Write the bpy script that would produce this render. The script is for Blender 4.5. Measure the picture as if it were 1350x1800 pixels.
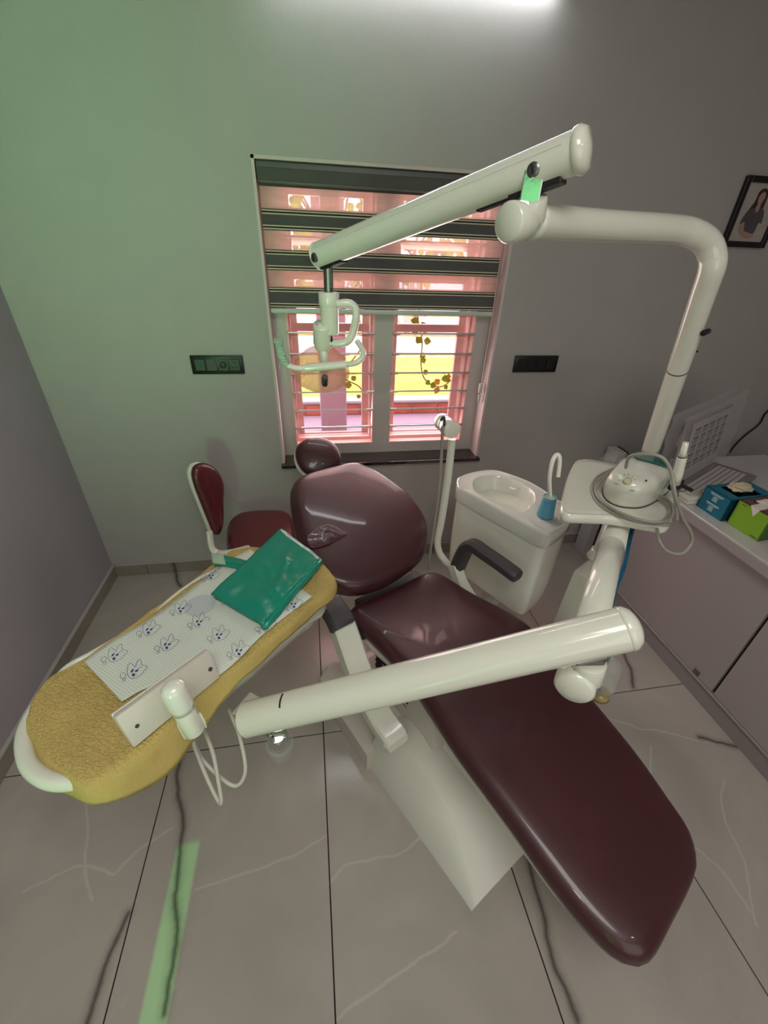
import bpy, bmesh, math, random
from mathutils import Vector, Matrix, noise
for o in list(bpy.data.objects): bpy.data.objects.remove(o)
S = bpy.context.scene; COL = S.collection
random.seed(4)

# ---------------------------------------------------------------- camera, world, lights
cam = bpy.data.cameras.new('camera'); cam.sensor_fit = 'VERTICAL'; cam.sensor_height = 36; cam.lens = 36*735/1800
cam.clip_start = .02
co = bpy.data.objects.new('camera', cam); COL.objects.link(co); S.camera = co
Rm = Matrix(((.98636751, .05720691, -.15429356), (-.16101621, .52899171, -.83321159), (.03395456, .84669661, .53099147)))
co.matrix_world = Matrix.Translation((0, 0, 1.74)) @ Rm.to_4x4()
S.view_settings.view_transform = 'Standard'; S.view_settings.look = 'None'
S.view_settings.gamma = 1; S.view_settings.exposure = .16; S.view_settings.use_curve_mapping = False
w = bpy.data.worlds.new('world'); S.world = w; w.use_nodes = True
w.node_tree.nodes['Background'].inputs[0].default_value = (.95, .97, 1, 1)
w.node_tree.nodes['Background'].inputs[1].default_value = 2.7
def light(name, kind, loc, tgt, energy, col, size=None, size_y=None, spread=None, **k):
    l = bpy.data.lights.new(name, kind); l.energy = energy; l.color = col
    if kind == 'AREA':
        l.size = size
        if size_y: l.shape = 'RECTANGLE'; l.size_y = size_y
        if spread: l.spread = math.radians(spread)
    for a, b in k.items(): setattr(l, a, b)
    o = bpy.data.objects.new(name, l); COL.objects.link(o); o.location = loc
    o.rotation_euler = (Vector(tgt)-Vector(loc)).to_track_quat('-Z', 'Y').to_euler(); return o
light('sun', 'SUN', (0, -3, 6), (.02, -.40, 4.04), 3.6, (1, .95, .85), angle=.004)
light('ceiling_fill', 'AREA', (.1, -.5, 2.86), (.1, -.5, 0), 22, (1, .97, .92), .9, .9)  # unseen fill lamp, added under the ceiling to brighten the room
light('green_door_daylight', 'AREA', (-.95, -1.72, 1.2), (-.75, 2.19, 2.35), 5, (.40, 1, .44), .5, 1.6, 50)
light('front_wall_fill', 'AREA', (.8, -1.7, 1.5), (.6, 2, .9), 10, (1, .95, .92), 1.6, 1.8)  # added fill before the solid front wall, no opening behind it
light('downlight_one', 'AREA', (-.5, -.9, 2.87), (-.5, -.9, 0), 2.5, (1, .98, .95), .1)
light('downlight_two', 'AREA', (1.5, -.7, 2.87), (1.5, -.7, 0), 2.5, (1, .9, .86), .1)
light('window_upper_daylight', 'AREA', (.38, 2.52, 1.78), (.38, 0, 1.5), 6, (1, .86, .84), .95, .5)
light('window_daylight', 'AREA', (.38, 2.285, 1.12), (.38, 0, .5), 6, (1, .80, .77), .9, .66)

# ---------------------------------------------------------------- materials
def lin(c): return tuple((x/255/12.92 if x <= 10 else ((x/255+.055)/1.055)**2.4) for x in c)
def mat(name, rgb, rough=.5, metal=0, coat=0, bump=None, em=None, spec=None, mott=0, alpha=None, trans=None):
    m = bpy.data.materials.new(name); m.use_nodes = True; nt = m.node_tree; b = nt.nodes['Principled BSDF']
    c = lin(rgb)+(1,); I = b.inputs
    I['Base Color'].default_value = c; I['Roughness'].default_value = rough; I['Metallic'].default_value = metal
    I['Coat Weight'].default_value = coat; I['Coat Roughness'].default_value = .05
    if spec is not None: I['Specular IOR Level'].default_value = spec
    if em: I['Emission Color'].default_value = lin(em[0])+(1,); I['Emission Strength'].default_value = em[1]
    if alpha is not None: I['Alpha'].default_value = alpha
    if trans: I['Transmission Weight'].default_value = trans
    tc = nt.nodes.new('ShaderNodeTexCoord')
    n = nt.nodes.new('ShaderNodeTexNoise'); nt.links.new(tc.outputs['Object'], n.inputs['Vector'])
    sc, st = bump if bump else (40, .02)
    n.inputs['Scale'].default_value = sc; n.inputs['Detail'].default_value = 4
    bp = nt.nodes.new('ShaderNodeBump'); bp.inputs['Strength'].default_value = st; bp.inputs['Distance'].default_value = .01
    nt.links.new(n.outputs['Fac'], bp.inputs['Height']); nt.links.new(bp.outputs['Normal'], I['Normal'])
    if mott:
        n2 = nt.nodes.new('ShaderNodeTexNoise'); nt.links.new(tc.outputs['Object'], n2.inputs['Vector'])
        n2.inputs['Scale'].default_value = 6; n2.inputs['Detail'].default_value = 5
        r = nt.nodes.new('ShaderNodeValToRGB'); e = r.color_ramp.elements
        e[0].position = .3; e[1].position = .7
        e[0].color = tuple(x*(1-mott) for x in c[:3])+(1,); e[1].color = tuple(min(1, x*(1+mott)) for x in c[:3])+(1,)
        nt.links.new(n2.outputs['Fac'], r.inputs['Fac']); nt.links.new(r.outputs['Color'], I['Base Color'])
    return m
M = dict(
 wall=mat('grey wall paint', (172,167,164), .75, bump=(180,.12), mott=.02),
 wall_l=mat('lilac grey wall paint', (160,154,160), .75, bump=(180,.12), mott=.02),
 ceil=mat('ceiling paint', (205,203,198), .8),
 white=mat('white enamel', (222,222,208), .18, coat=.6, bump=(8,.005)),
 plastic=mat('white plastic', (214,212,200), .32, coat=.2),
 cream=mat('warm white plastic', (205,196,186), .28, coat=.3),
 ceramic=mat('glazed white', (226,226,216), .08, coat=.8),
 leather=mat('maroon vinyl', (64,27,33), .40, coat=.3, bump=(9,.16), mott=.12),
 leather_s=mat('red maroon vinyl', (84,26,32), .34, coat=.35, bump=(10,.06), mott=.08),
 chrome=mat('chrome', (200,205,200), .08, 1),
 steel=mat('brushed steel', (130,130,126), .3, 1),
 dgrey=mat('dark grey plastic', (66,63,66), .5),
 black=mat('black plastic', (22,21,22), .4),
 blackm=mat('matte black', (10,10,10), .7),
 towel=mat('ochre terry cloth', (200,174,108), .95, bump=(420,.9), mott=.12, spec=.1),
 teal=mat('teal plastic sheet', (14,134,112), .26, coat=.15, bump=(14,.25)),
 velcro=mat('pale velcro', (168,198,170), .9, bump=(500,.5)),
 blue=mat('printed blue line', (88,98,150), .8),
 dblue=mat('printed dark blue', (52,62,140), .8),
 pale=mat('cup blue', (92,158,186), .6),
 cupin=mat('cup inner', (196,214,190), .6),
 bluet=mat('blue hose', (12,88,120), .35),
 hose=mat('grey hose', (150,147,136), .45),
 whose=mat('white hose', (200,196,184), .4),
 tealglass=mat('teal visor', (10,84,80), .12, coat=.5),
 knob=mat('knob cream', (184,178,150), .4),
 cab=mat('cabinet laminate', (166,154,156), .4, coat=.15),
 kick=mat('plinth laminate', (148,138,140), .4),
 counter=mat('counter top', (196,190,190), .18, coat=.4),
 gap=mat('dark gap', (30,26,26), .8),
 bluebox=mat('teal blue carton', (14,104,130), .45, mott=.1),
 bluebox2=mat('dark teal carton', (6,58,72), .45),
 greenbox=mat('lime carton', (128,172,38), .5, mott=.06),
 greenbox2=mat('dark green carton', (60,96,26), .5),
 brown=mat('carton inside', (96,66,52), .8),
 tissue=mat('tissue', (214,205,196), .9, bump=(30,.5)),
 latex=mat('latex glove', (206,190,158), .6, bump=(30,.3)),
 print=mat('white print', (206,216,214), .6),
 ink=mat('black ink', (26,22,24), .7),
 greyink=mat('grey ink', (140,130,132), .7),
 paper=mat('paper', (196,190,190), .7),
 frame_b=mat('black frame', (14,14,15), .35),
 photo=mat('photo backdrop', (176,166,158), .5, mott=.1),
 hair=mat('photo hair', (58,38,34), .5), skin=mat('photo skin', (168,134,118), .5), dress=mat('photo dress', (88,80,86), .5, mott=.25),
 granite=mat('dark granite', (26,18,21), .06, coat=.7, bump=(200,.01), mott=.5),
 wframe=mat('window frame white', (190,184,180), .45),
 pinkf=mat('white frame in pink light', (236,192,188), .4),  # pink light on the white frame is put into this colour
 reveal=mat('reveal plaster', (206,190,188), .6, bump=(120,.1)),
 alu=mat('aluminium', (176,170,168), .35, .6),
 rail=mat('blind rail', (190,200,192), .35),
 bcas=mat('blind cassette', (96,94,94), .45),
 bdark=mat('dark blind fabric', (88,84,84), .85, bump=(600,.4), mott=.1),
 blite=mat('light blind yarn', (206,190,168), .85),
 bblack=mat('black blind yarn', (22,18,18), .85),
 grass=mat('sunlit grass', (192,182,86), .95, bump=(30,.4), mott=.3),
 paving=mat('mauve ledge', (186,150,172), .7, mott=.06),
 brick=mat('brick', (206,112,92), .9, bump=(90,.6), mott=.25),
 mortar=mat('mortar', (200,176,166), .9),
 pillar=mat('mauve pillar', (196,156,168), .8),
 pillar_w=mat('pale pillar', (206,198,208), .8),
 leaf=mat('vine leaf', (150,150,34), .6, mott=.2), leaf2=mat('vine leaf orange', (206,140,30), .6),
 stem=mat('vine stem', (150,104,84), .8), twig=mat('pale twig', (170,150,140), .8),
 amber=mat('amber resin', (140,120,70), .3),
)
def alpha_mix(name, rgb, a, rough=.3, transl=False):
    m = bpy.data.materials.new(name); m.use_nodes = True; nt = m.node_tree; nt.nodes.clear()
    out = nt.nodes.new('ShaderNodeOutputMaterial'); mx = nt.nodes.new('ShaderNodeMixShader'); tr = nt.nodes.new('ShaderNodeBsdfTransparent')
    if transl:
        d = nt.nodes.new('ShaderNodeBsdfTranslucent'); d2 = nt.nodes.new('ShaderNodeBsdfDiffuse'); ad = nt.nodes.new('ShaderNodeMixShader')
        d.inputs[0].default_value = lin(rgb)+(1,); d2.inputs[0].default_value = lin(rgb)+(1,)
        nt.links.new(d.outputs[0], ad.inputs[1]); nt.links.new(d2.outputs[0], ad.inputs[2]); sh = ad
    else:
        sh = nt.nodes.new('ShaderNodeBsdfPrincipled'); sh.inputs['Base Color'].default_value = lin(rgb)+(1,); sh.inputs['Roughness'].default_value = rough
    if transl != 2:
        n = nt.nodes.new('ShaderNodeTexNoise'); n.inputs['Scale'].default_value = 8
        mr = nt.nodes.new('ShaderNodeMapRange'); mr.inputs['To Min'].default_value = a-.08; mr.inputs['To Max'].default_value = a+.08
        nt.links.new(n.outputs['Fac'], mr.inputs['Value']); nt.links.new(mr.outputs[0], mx.inputs[0])
    else: mx.inputs[0].default_value = a
    nt.links.new(tr.outputs[0], mx.inputs[1]); nt.links.new(sh.outputs[0], mx.inputs[2]); nt.links.new(mx.outputs[0], out.inputs[0]); return m
def tinted(name, rgb, gloss=.12):
    m = bpy.data.materials.new(name); m.use_nodes = True; nt = m.node_tree; nt.nodes.clear()
    out = nt.nodes.new('ShaderNodeOutputMaterial'); mx = nt.nodes.new('ShaderNodeMixShader'); tr = nt.nodes.new('ShaderNodeBsdfTransparent')
    g = nt.nodes.new('ShaderNodeBsdfGlossy'); g.inputs['Roughness'].default_value = .04; fr = nt.nodes.new('ShaderNodeLayerWeight'); fr.inputs[0].default_value = gloss
    tr.inputs[0].default_value = tuple(lin(rgb))+(1,)
    nt.links.new(fr.outputs['Fresnel'], mx.inputs[0]); nt.links.new(tr.outputs[0], mx.inputs[1]); nt.links.new(g.outputs[0], mx.inputs[2]); nt.links.new(mx.outputs[0], out.inputs[0]); return m
M['sheer'] = alpha_mix('sheer blind fabric', (255,214,208), .46, transl=True)
M['bag'] = alpha_mix('clear plastic bag', (196,190,192), .36, .12)
M['clear'] = alpha_mix('clear plastic', (190,196,190), .25, .08)
M['lampshade'] = alpha_mix('peach reflector', (250,200,176), .36, transl=True)
M['pinkglass'] = tinted('pink louvre glass', (250,214,212), .25)
M['glass'] = tinted('clear thin glass', (236,238,236), .2)
M['greenglass'] = tinted('green slit glass', (128,225,148), .1)

class NE:  # tiny math-node expression builder
    def __init__(s, nt): s.nt = nt
    def v(s, x, n, i):
        if isinstance(x, (int, float)): n.inputs[i].default_value = x
        else: s.nt.links.new(x, n.inputs[i])
    def m(s, op, *a, clamp=False):
        n = s.nt.nodes.new('ShaderNodeMath'); n.operation = op; n.use_clamp = clamp
        for i, x in enumerate(a): s.v(x, n, i)
        return n.outputs[0]
    def noise(s, vec, sc, det=3, dist=0):
        n = s.nt.nodes.new('ShaderNodeTexNoise'); s.nt.links.new(vec, n.inputs['Vector']); n.inputs['Scale'].default_value = sc
        n.inputs['Detail'].default_value = det; n.inputs['Distortion'].default_value = dist; return n
    def mix(s, f, a, b):
        n = s.nt.nodes.new('ShaderNodeMix'); n.data_type = 'RGBA'; s.v(f, n, 0)
        for x, i in ((a, 6), (b, 7)):
            if isinstance(x, tuple): n.inputs[i].default_value = x+(1,)
            else: s.nt.links.new(x, n.inputs[i])
        return n.outputs[2]
DARKV = [[(-0.6142,1.076),(-0.5756,0.8561),(-0.5297,0.7406),(-0.5199,0.5696),(-0.4852,0.4724),(-0.4828,0.317)], [(-0.6407,0.5475),(-0.6671,0.4303),(-0.678,0.3284)],
 [(0.6368,0.4982),(0.6275,0.4077),(0.605,0.303),(0.6031,0.2085),(0.6105,0.1237)], [(1.5378,1.256),(1.5008,1.136),(1.4436,1.0365)],
 [(1.5622,0.7683),(1.6305,0.7386),(1.7147,0.7093)], [(-0.8358,2.041),(-0.9148,2.2092)]]
LIGHTV = [[(1.2152,0.9116),(1.35,0.8446),(1.4702,0.8017),(1.572,0.7421),(1.6872,0.7157)], [(-0.9797,0.6402),(-0.8532,0.6855),(-0.7901,0.6759),(-0.7199,0.6459),(-0.6534,0.7095),(-0.5723,0.747)],
 [(-0.9062,0.905),(-0.814,0.6721),(-0.7634,0.5932)], [(-0.4527,0.5733),(-0.3583,0.5805),(-0.2345,0.599),(-0.1421,0.6162),(-0.0354,0.6493)], [(-0.0326,0.5161),(0.0256,0.5517),(0.1614,0.5622),(0.243,0.574),(0.2896,0.6004)],
 [(1.335,0.7714),(1.2281,0.6508),(1.2073,0.5922)], [(1.5256,0.6071),(1.4619,0.5545),(1.4024,0.4504),(1.3573,0.3412),(1.2784,0.2244)], [(1.2427,0.4229),(1.2728,0.3697),(1.2847,0.2503)], [(-0.0324,0.2356),(0.2205,0.3142),(0.334,0.3451)]]
def marble(name, base=(172,164,156), dark=(62,60,56)):
    m = bpy.data.materials.new(name); m.use_nodes = True; nt = m.node_tree; b = nt.nodes['Principled BSDF']; E = NE(nt)
    g = nt.nodes.new('ShaderNodeNewGeometry'); pos = g.outputs['Position']
    n = E.noise(pos, 7, 5); sub = nt.nodes.new('ShaderNodeVectorMath'); sub.operation = 'SUBTRACT'; nt.links.new(n.outputs['Color'], sub.inputs[0]); sub.inputs[1].default_value = (.5, .5, .5)
    sc = nt.nodes.new('ShaderNodeVectorMath'); sc.operation = 'SCALE'; nt.links.new(sub.outputs[0], sc.inputs[0]); sc.inputs['Scale'].default_value = .045
    ad = nt.nodes.new('ShaderNodeVectorMath'); ad.operation = 'ADD'; nt.links.new(pos, ad.inputs[0]); nt.links.new(sc.outputs[0], ad.inputs[1])
    sx = nt.nodes.new('ShaderNodeSeparateXYZ'); nt.links.new(ad.outputs[0], sx.inputs[0]); X, Y = sx.outputs[0], sx.outputs[1]
    def dist(lines):
        cur = None
        for ln in lines:
            for (ax, ay), (bx, by) in zip(ln, ln[1:]):
                dx, dy = bx-ax, by-ay; L = dx*dx+dy*dy+1e-9
                t = E.m('MULTIPLY_ADD', X, dx/L, -(ax*dx+ay*dy)/L); t = E.m('MULTIPLY_ADD', Y, dy/L, t, clamp=True)
                ex = E.m('SUBTRACT', X, E.m('MULTIPLY_ADD', t, dx, ax)); ey = E.m('SUBTRACT', Y, E.m('MULTIPLY_ADD', t, dy, ay))
                d = E.m('SQRT', E.m('ADD', E.m('MULTIPLY', ex, ex), E.m('MULTIPLY', ey, ey)))
                cur = d if cur is None else E.m('MINIMUM', cur, d)
        return cur
    def mask(d, wd): return E.m('POWER', E.m('SUBTRACT', 1, E.m('DIVIDE', d, wd), clamp=True), 1.4)
    base, dark = lin(base), lin(dark)
    cl = E.noise(pos, 2.2, 6, .6); f = E.m('MULTIPLY_ADD', cl.outputs['Fac'], 2.4, -.75, clamp=True)
    c = E.mix(f, tuple(x*.86 for x in base), tuple(x*1.12 for x in base))
    wv = E.noise(ad.outputs[0], 3.1, 4, 1.2); lv = E.m('ABSOLUTE', E.m('SUBTRACT', wv.outputs['Fac'], .5)); lm = E.m('SUBTRACT', 1, E.m('MULTIPLY', lv, 160), clamp=True)
    gate = E.m('MULTIPLY_ADD', E.noise(pos, 1.7, 2).outputs['Fac'], 5, -2.6, clamp=True)
    c = E.mix(E.m('MULTIPLY', E.m('MULTIPLY', lm, gate), .30), c, lin((205,200,190)))
    c = E.mix(E.m('MULTIPLY', mask(dist(LIGHTV), .007), .38), c, lin((208,203,194)))
    dd = dist(DARKV); c = E.mix(E.m('MULTIPLY', mask(dd, .03), .45), c, dark); c = E.mix(E.m('MULTIPLY', mask(dd, .013), .8), c, dark)
    nt.links.new(c, b.inputs['Base Color']); b.inputs['Roughness'].default_value = .16; b.inputs['Specular IOR Level'].default_value = .45
    return m
M['marble'] = marble('grey marble tile'); M['marble2'] = marble('baseboard marble', (142,134,122))
M['grout'] = mat('dark grout', (28,24,22), .9)
def napkin_mat():
    m = bpy.data.materials.new('dotted napkin paper'); m.use_nodes = True; nt = m.node_tree; b = nt.nodes['Principled BSDF']; E = NE(nt)
    g = nt.nodes.new('ShaderNodeNewGeometry'); mp = nt.nodes.new('ShaderNodeMapping'); nt.links.new(g.outputs['Position'], mp.inputs[0])
    mp.inputs['Rotation'].default_value = (0, 0, -.45); mp.inputs['Scale'].default_value = (150, 150, 150)
    sx = nt.nodes.new('ShaderNodeSeparateXYZ'); nt.links.new(mp.outputs[0], sx.inputs[0]); X, Y = sx.outputs[0], sx.outputs[1]
    X2 = E.m('ADD', X, E.m('MULTIPLY', E.m('MODULO', E.m('FLOOR', Y), 2), .5))
    fx = E.m('SUBTRACT', E.m('FRACT', X2), .5); fy = E.m('SUBTRACT', E.m('FRACT', Y), .5)
    d = E.m('ADD', E.m('MULTIPLY', fx, fx), E.m('MULTIPLY', fy, fy)); k = E.m('LESS_THAN', d, .05)
    cx, cy = (-0.3293,0.8855)
    sp = nt.nodes.new('ShaderNodeSeparateXYZ'); nt.links.new(g.outputs['Position'], sp.inputs[0])
    ex = E.m('SUBTRACT', sp.outputs[0], cx); ey = E.m('SUBTRACT', sp.outputs[1], cy); r = E.m('SQRT', E.m('ADD', E.m('MULTIPLY', ex, ex), E.m('MULTIPLY', ey, ey)))
    st = E.m('MULTIPLY', E.m('SUBTRACT', .042, r), 300, clamp=True)
    c = E.mix(E.m('MULTIPLY', st, .30), lin((214,220,206)), lin((120,118,178))); c = E.mix(E.m('MULTIPLY', k, .45), c, lin((110,122,136)))
    nt.links.new(c, b.inputs['Base Color']); b.inputs['Roughness'].default_value = .8
    bp = nt.nodes.new('ShaderNodeBump'); bp.inputs['Strength'].default_value = .3; bp.inputs['Distance'].default_value = .001; bp.invert = True
    nt.links.new(k, bp.inputs['Height']); nt.links.new(bp.outputs[0], b.inputs['Normal']); return m
M['napkin'] = napkin_mat()

# ---------------------------------------------------------------- geometry helpers
def V(*a): return Vector(a)
def add(name, geo, m, parent=None, smooth=False, **props):
    if isinstance(geo, list):
        vs, fs = [], []
        for v, f in geo:
            k = len(vs); vs += [tuple(x) for x in v]; fs += [tuple(i+k for i in q) for q in f]
    else: vs, fs = [tuple(x) for x in geo[0]], geo[1]
    me = bpy.data.meshes.new(name); me.from_pydata(vs, [], fs); me.update()
    bm = bmesh.new(); bm.from_mesh(me); bmesh.ops.recalc_face_normals(bm, faces=bm.faces); bm.to_mesh(me); bm.free()
    me.materials.append(M[m] if isinstance(m, str) else m)
    if smooth:
        for p in me.polygons: p.use_smooth = True
        if smooth != 2: me.set_sharp_from_angle(angle=math.radians(40))
    o = bpy.data.objects.new(name, me); COL.objects.link(o)
    if parent: o.parent = parent; o.matrix_parent_inverse = PINV(parent)
    for k, v in props.items(): o[k] = v
    return o
def PINV(p):
    m = Matrix.Translation(p.location)
    return (m.inverted())
def thing(name, label, cat, loc=(0, 0, 0), group=None):
    o = bpy.data.objects.new(name, None); COL.objects.link(o); o.location = loc; o.empty_display_size = .05
    o['label'] = label; o['category'] = cat
    if group: o['group'] = group
    return o
def struct(name, geo, m, parent=None, smooth=False): return add(name, geo, m, parent, smooth, **({} if parent else {'kind': 'structure'}))
def box(x0, y0, z0, x1, y1, z1, bev=0, seg=2):
    bm = bmesh.new(); bmesh.ops.create_cube(bm, size=1)
    for v in bm.verts: v.co = Vector(((x0+x1)/2+v.co.x*(x1-x0), (y0+y1)/2+v.co.y*(y1-y0), (z0+z1)/2+v.co.z*(z1-z0)))
    if bev: bmesh.ops.bevel(bm, geom=bm.edges[:], offset=bev, segments=seg, profile=.5, affect='EDGES')
    return dump(bm)
def dump(bm):
    bm.verts.index_update(); r = ([v.co.copy() for v in bm.verts], [tuple(v.index for v in f.verts) for f in bm.faces]); bm.free(); return r
def hexa(b4, t4, bev=0, seg=2):  # eight-corner solid
    bm = bmesh.new(); vs = [bm.verts.new(p) for p in list(b4)+list(t4)]
    for q in ((3,2,1,0),(4,5,6,7),(0,1,5,4),(1,2,6,5),(2,3,7,6),(3,0,4,7)): bm.faces.new([vs[i] for i in q])
    if bev: bmesh.ops.bevel(bm, geom=bm.edges[:], offset=bev, segments=seg, profile=.5, affect='EDGES')
    return dump(bm)
def obox(c, ax, ay, az, sx, sy, sz, bev=0, seg=2):
    c, ax, ay, az = Vector(c), Vector(ax).normalized(), Vector(ay).normalized(), Vector(az).normalized()
    q = lambda a, b, d: c+ax*a*sx/2+ay*b*sy/2+az*d*sz/2
    return hexa([q(-1,-1,-1), q(1,-1,-1), q(1,1,-1), q(-1,1,-1)], [q(-1,-1,1), q(1,-1,1), q(1,1,1), q(-1,1,1)], bev, seg)
def cr(pts, n=6, closed=False):  # catmull-rom
    P_ = [Vector(p) for p in pts]; out = []; N = len(P_)
    for i in range(N if closed else N-1):
        a, b, c, d = (P_[(i-1) % N], P_[i], P_[(i+1) % N], P_[(i+2) % N]) if closed else (P_[max(i-1, 0)], P_[i], P_[i+1], P_[min(i+2, N-1)])
        for k in range(n):
            t = k/n; out.append(.5*((2*b)+(c-a)*t+(2*a-5*b+4*c-d)*t*t+(3*b-a-3*c+d)*t**3))
    if not closed: out.append(P_[-1].copy())
    return out
def tube(pts, r, seg=12, smooth=0, cap=True, flat=None, round_end=0):
    P_ = cr(pts, smooth) if smooth else [Vector(p) for p in pts]
    if isinstance(r, (int, float)): rr = [r]*len(P_)
    else:
        rr = []; n = len(P_)-1; m = len(r)-1
        for i in range(n+1):
            s = i/n*m; j = min(int(s), m-1); rr.append(r[j]+(r[j+1]-r[j])*(s-j))
    T = [(P_[min(i+1, len(P_)-1)]-P_[max(i-1, 0)]).normalized() for i in range(len(P_))]
    up = Vector((0, 0, 1)) if abs(T[0].z) < .9 else Vector((0, 1, 0)); nx = T[0].cross(up).normalized()
    vs, fs = [], []
    for i, p in enumerate(P_):
        nx = (nx-T[i]*nx.dot(T[i])).normalized(); ny = T[i].cross(nx)
        for k in range(seg):
            a = 2*math.pi*k/seg; vs.append(p+(nx*math.cos(a)+ny*math.sin(a)*(flat or 1))*rr[i])
        if i:
            for k in range(seg): a0 = (i-1)*seg; fs.append((a0+k, a0+(k+1) % seg, a0+seg+(k+1) % seg, a0+seg+k))
    if cap: fs += [tuple(range(seg))[::-1], tuple(len(vs)-seg+k for k in range(seg))]
    return vs, fs
def lathe(prof, base, axis=(0, 0, 1), seg=24, sx=1):
    ax = Vector(axis).normalized(); up = Vector((0, 0, 1)) if abs(ax.z) < .9 else Vector((0, 1, 0)); nx = ax.cross(up).normalized(); ny = ax.cross(nx)
    vs, fs = [], []; b = Vector(base)
    for i, (r, h) in enumerate(prof):
        for k in range(seg):
            a = 2*math.pi*k/seg; vs.append(b+ax*h+(nx*math.cos(a)*sx+ny*math.sin(a))*max(r, 1e-5))
        if i:
            for k in range(seg): a0 = (i-1)*seg; fs.append((a0+k, a0+(k+1) % seg, a0+seg+(k+1) % seg, a0+seg+k))
    fs += [tuple(range(seg))[::-1], tuple(len(vs)-seg+k for k in range(seg))]
    return vs, fs
def cyl(a, b, r, seg=20, bev=.15):
    a, b = Vector(a), Vector(b); L = (b-a).length; e = min(r*bev, L*.3)
    return lathe([(r-e, 0), (r-e*.3, e*.3), (r, e), (r, L-e), (r-e*.3, L-e*.3), (r-e, L)], a, b-a, seg)
def loft(rings, cap=True):
    n = len(rings[0]); vs = [Vector(p) for r in rings for p in r]; fs = []
    for i in range(1, len(rings)):
        for k in range(n): a0 = (i-1)*n; fs.append((a0+k, a0+(k+1) % n, a0+n+(k+1) % n, a0+n+k))
    if cap: fs += [tuple(range(n))[::-1], tuple(len(vs)-n+k for k in range(n))]
    return vs, fs
def resample(pts, n):
    L = [0]; m = len(pts)
    for i in range(m): L.append(L[-1]+(pts[(i+1) % m]-pts[i]).length)
    out = []; j = 0
    for k in range(n):
        s = L[-1]*k/n
        while L[j+1] < s: j += 1
        t = (s-L[j])/max(L[j+1]-L[j], 1e-9); out.append(pts[j].lerp(pts[(j+1) % m], t))
    return out
def pillow(outline, to, thick, er, crown=.01, n=72, sm=8, inner=7, bottom=True):
    """cushion: outline = closed 2D points, to(a, b, h) -> world point, h is height over the middle surface"""
    P_ = resample(cr([(p[0], p[1], 0) for p in outline], sm, True), n)
    area = sum(P_[i].x*P_[(i+1) % n].y-P_[(i+1) % n].x*P_[i].y for i in range(n))
    if area < 0: P_.reverse()
    N = []
    for i in range(n):
        t = P_[(i+2) % n]-P_[i-2]; N.append(Vector((t.y, -t.x, 0)).normalized())
    for _ in range(3): N = [(N[i-1]+N[i]+N[(i+1) % n]).normalized() for i in range(n)]
    c = sum(P_, Vector())/n; rings = []; h2 = thick/2
    def ring(off, h): return [to(*(P_[i]-N[i]*off).xy, h) for i in range(n)]
    if bottom: rings.append(ring(er, -h2))
    for k in range(1 if bottom else 3, 7):
        a = math.pi*(k/6-.5); rings.append(ring(er*(1-math.cos(a)), h2*math.sin(a)))
    base = [P_[i]-N[i]*er for i in range(n)]
    for k in range(1, inner+1):
        s = 1-k/inner*.97; rings.append([to(*(c+(b-c)*s).xy, h2+crown*(1-s*s)) for b in base])
    return loft(rings)
def ribbon(pts, wd, closed=False, up=(0, 0, 1)):
    P_ = [Vector(p) for p in pts]; n = len(P_); vs, fs = [], []; up = Vector(up)
    for i, p in enumerate(P_):
        t = (P_[(i+1) % n]-P_[i-1]) if closed else (P_[min(i+1, n-1)]-P_[max(i-1, 0)])
        s = t.cross(up).normalized()*wd/2; vs += [p-s, p+s]
    for i in range(n if closed else n-1): j = (i+1) % n; fs.append((2*i, 2*i+1, 2*j+1, 2*j))
    return vs, fs
def grid(fn, nu, nv):
    vs = [fn(i/nu, j/nv) for i in range(nu+1) for j in range(nv+1)]
    return vs, [(i*(nv+1)+j, (i+1)*(nv+1)+j, (i+1)*(nv+1)+j+1, i*(nv+1)+j+1) for i in range(nu) for j in range(nv)]
def shell(geo, t=.002):
    """gives a one-sided sheet a real thickness"""
    me = bpy.data.meshes.new('t'); me.from_pydata([tuple(v) for v in geo[0]], [], geo[1]); bm = bmesh.new(); bm.from_mesh(me)
    bmesh.ops.recalc_face_normals(bm, faces=bm.faces); bmesh.ops.solidify(bm, geom=bm.faces[:], thickness=t); bpy.data.meshes.remove(me); return dump(bm)
def text_geo(s, size, mtx, ext=.0003):
    cu = bpy.data.curves.new('t', 'FONT'); cu.body = s; cu.size = size; cu.extrude = ext; cu.align_x = 'CENTER'; cu.align_y = 'CENTER'; cu.resolution_u = 2
    o = bpy.data.objects.new('t', cu); COL.objects.link(o); dg = bpy.context.evaluated_depsgraph_get(); me = bpy.data.meshes.new_from_object(o.evaluated_get(dg))
    r = ([mtx @ v.co for v in me.vertices], [tuple(p.vertices) for p in me.polygons]); bpy.data.objects.remove(o); bpy.data.curves.remove(cu); bpy.data.meshes.remove(me); return r

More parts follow.
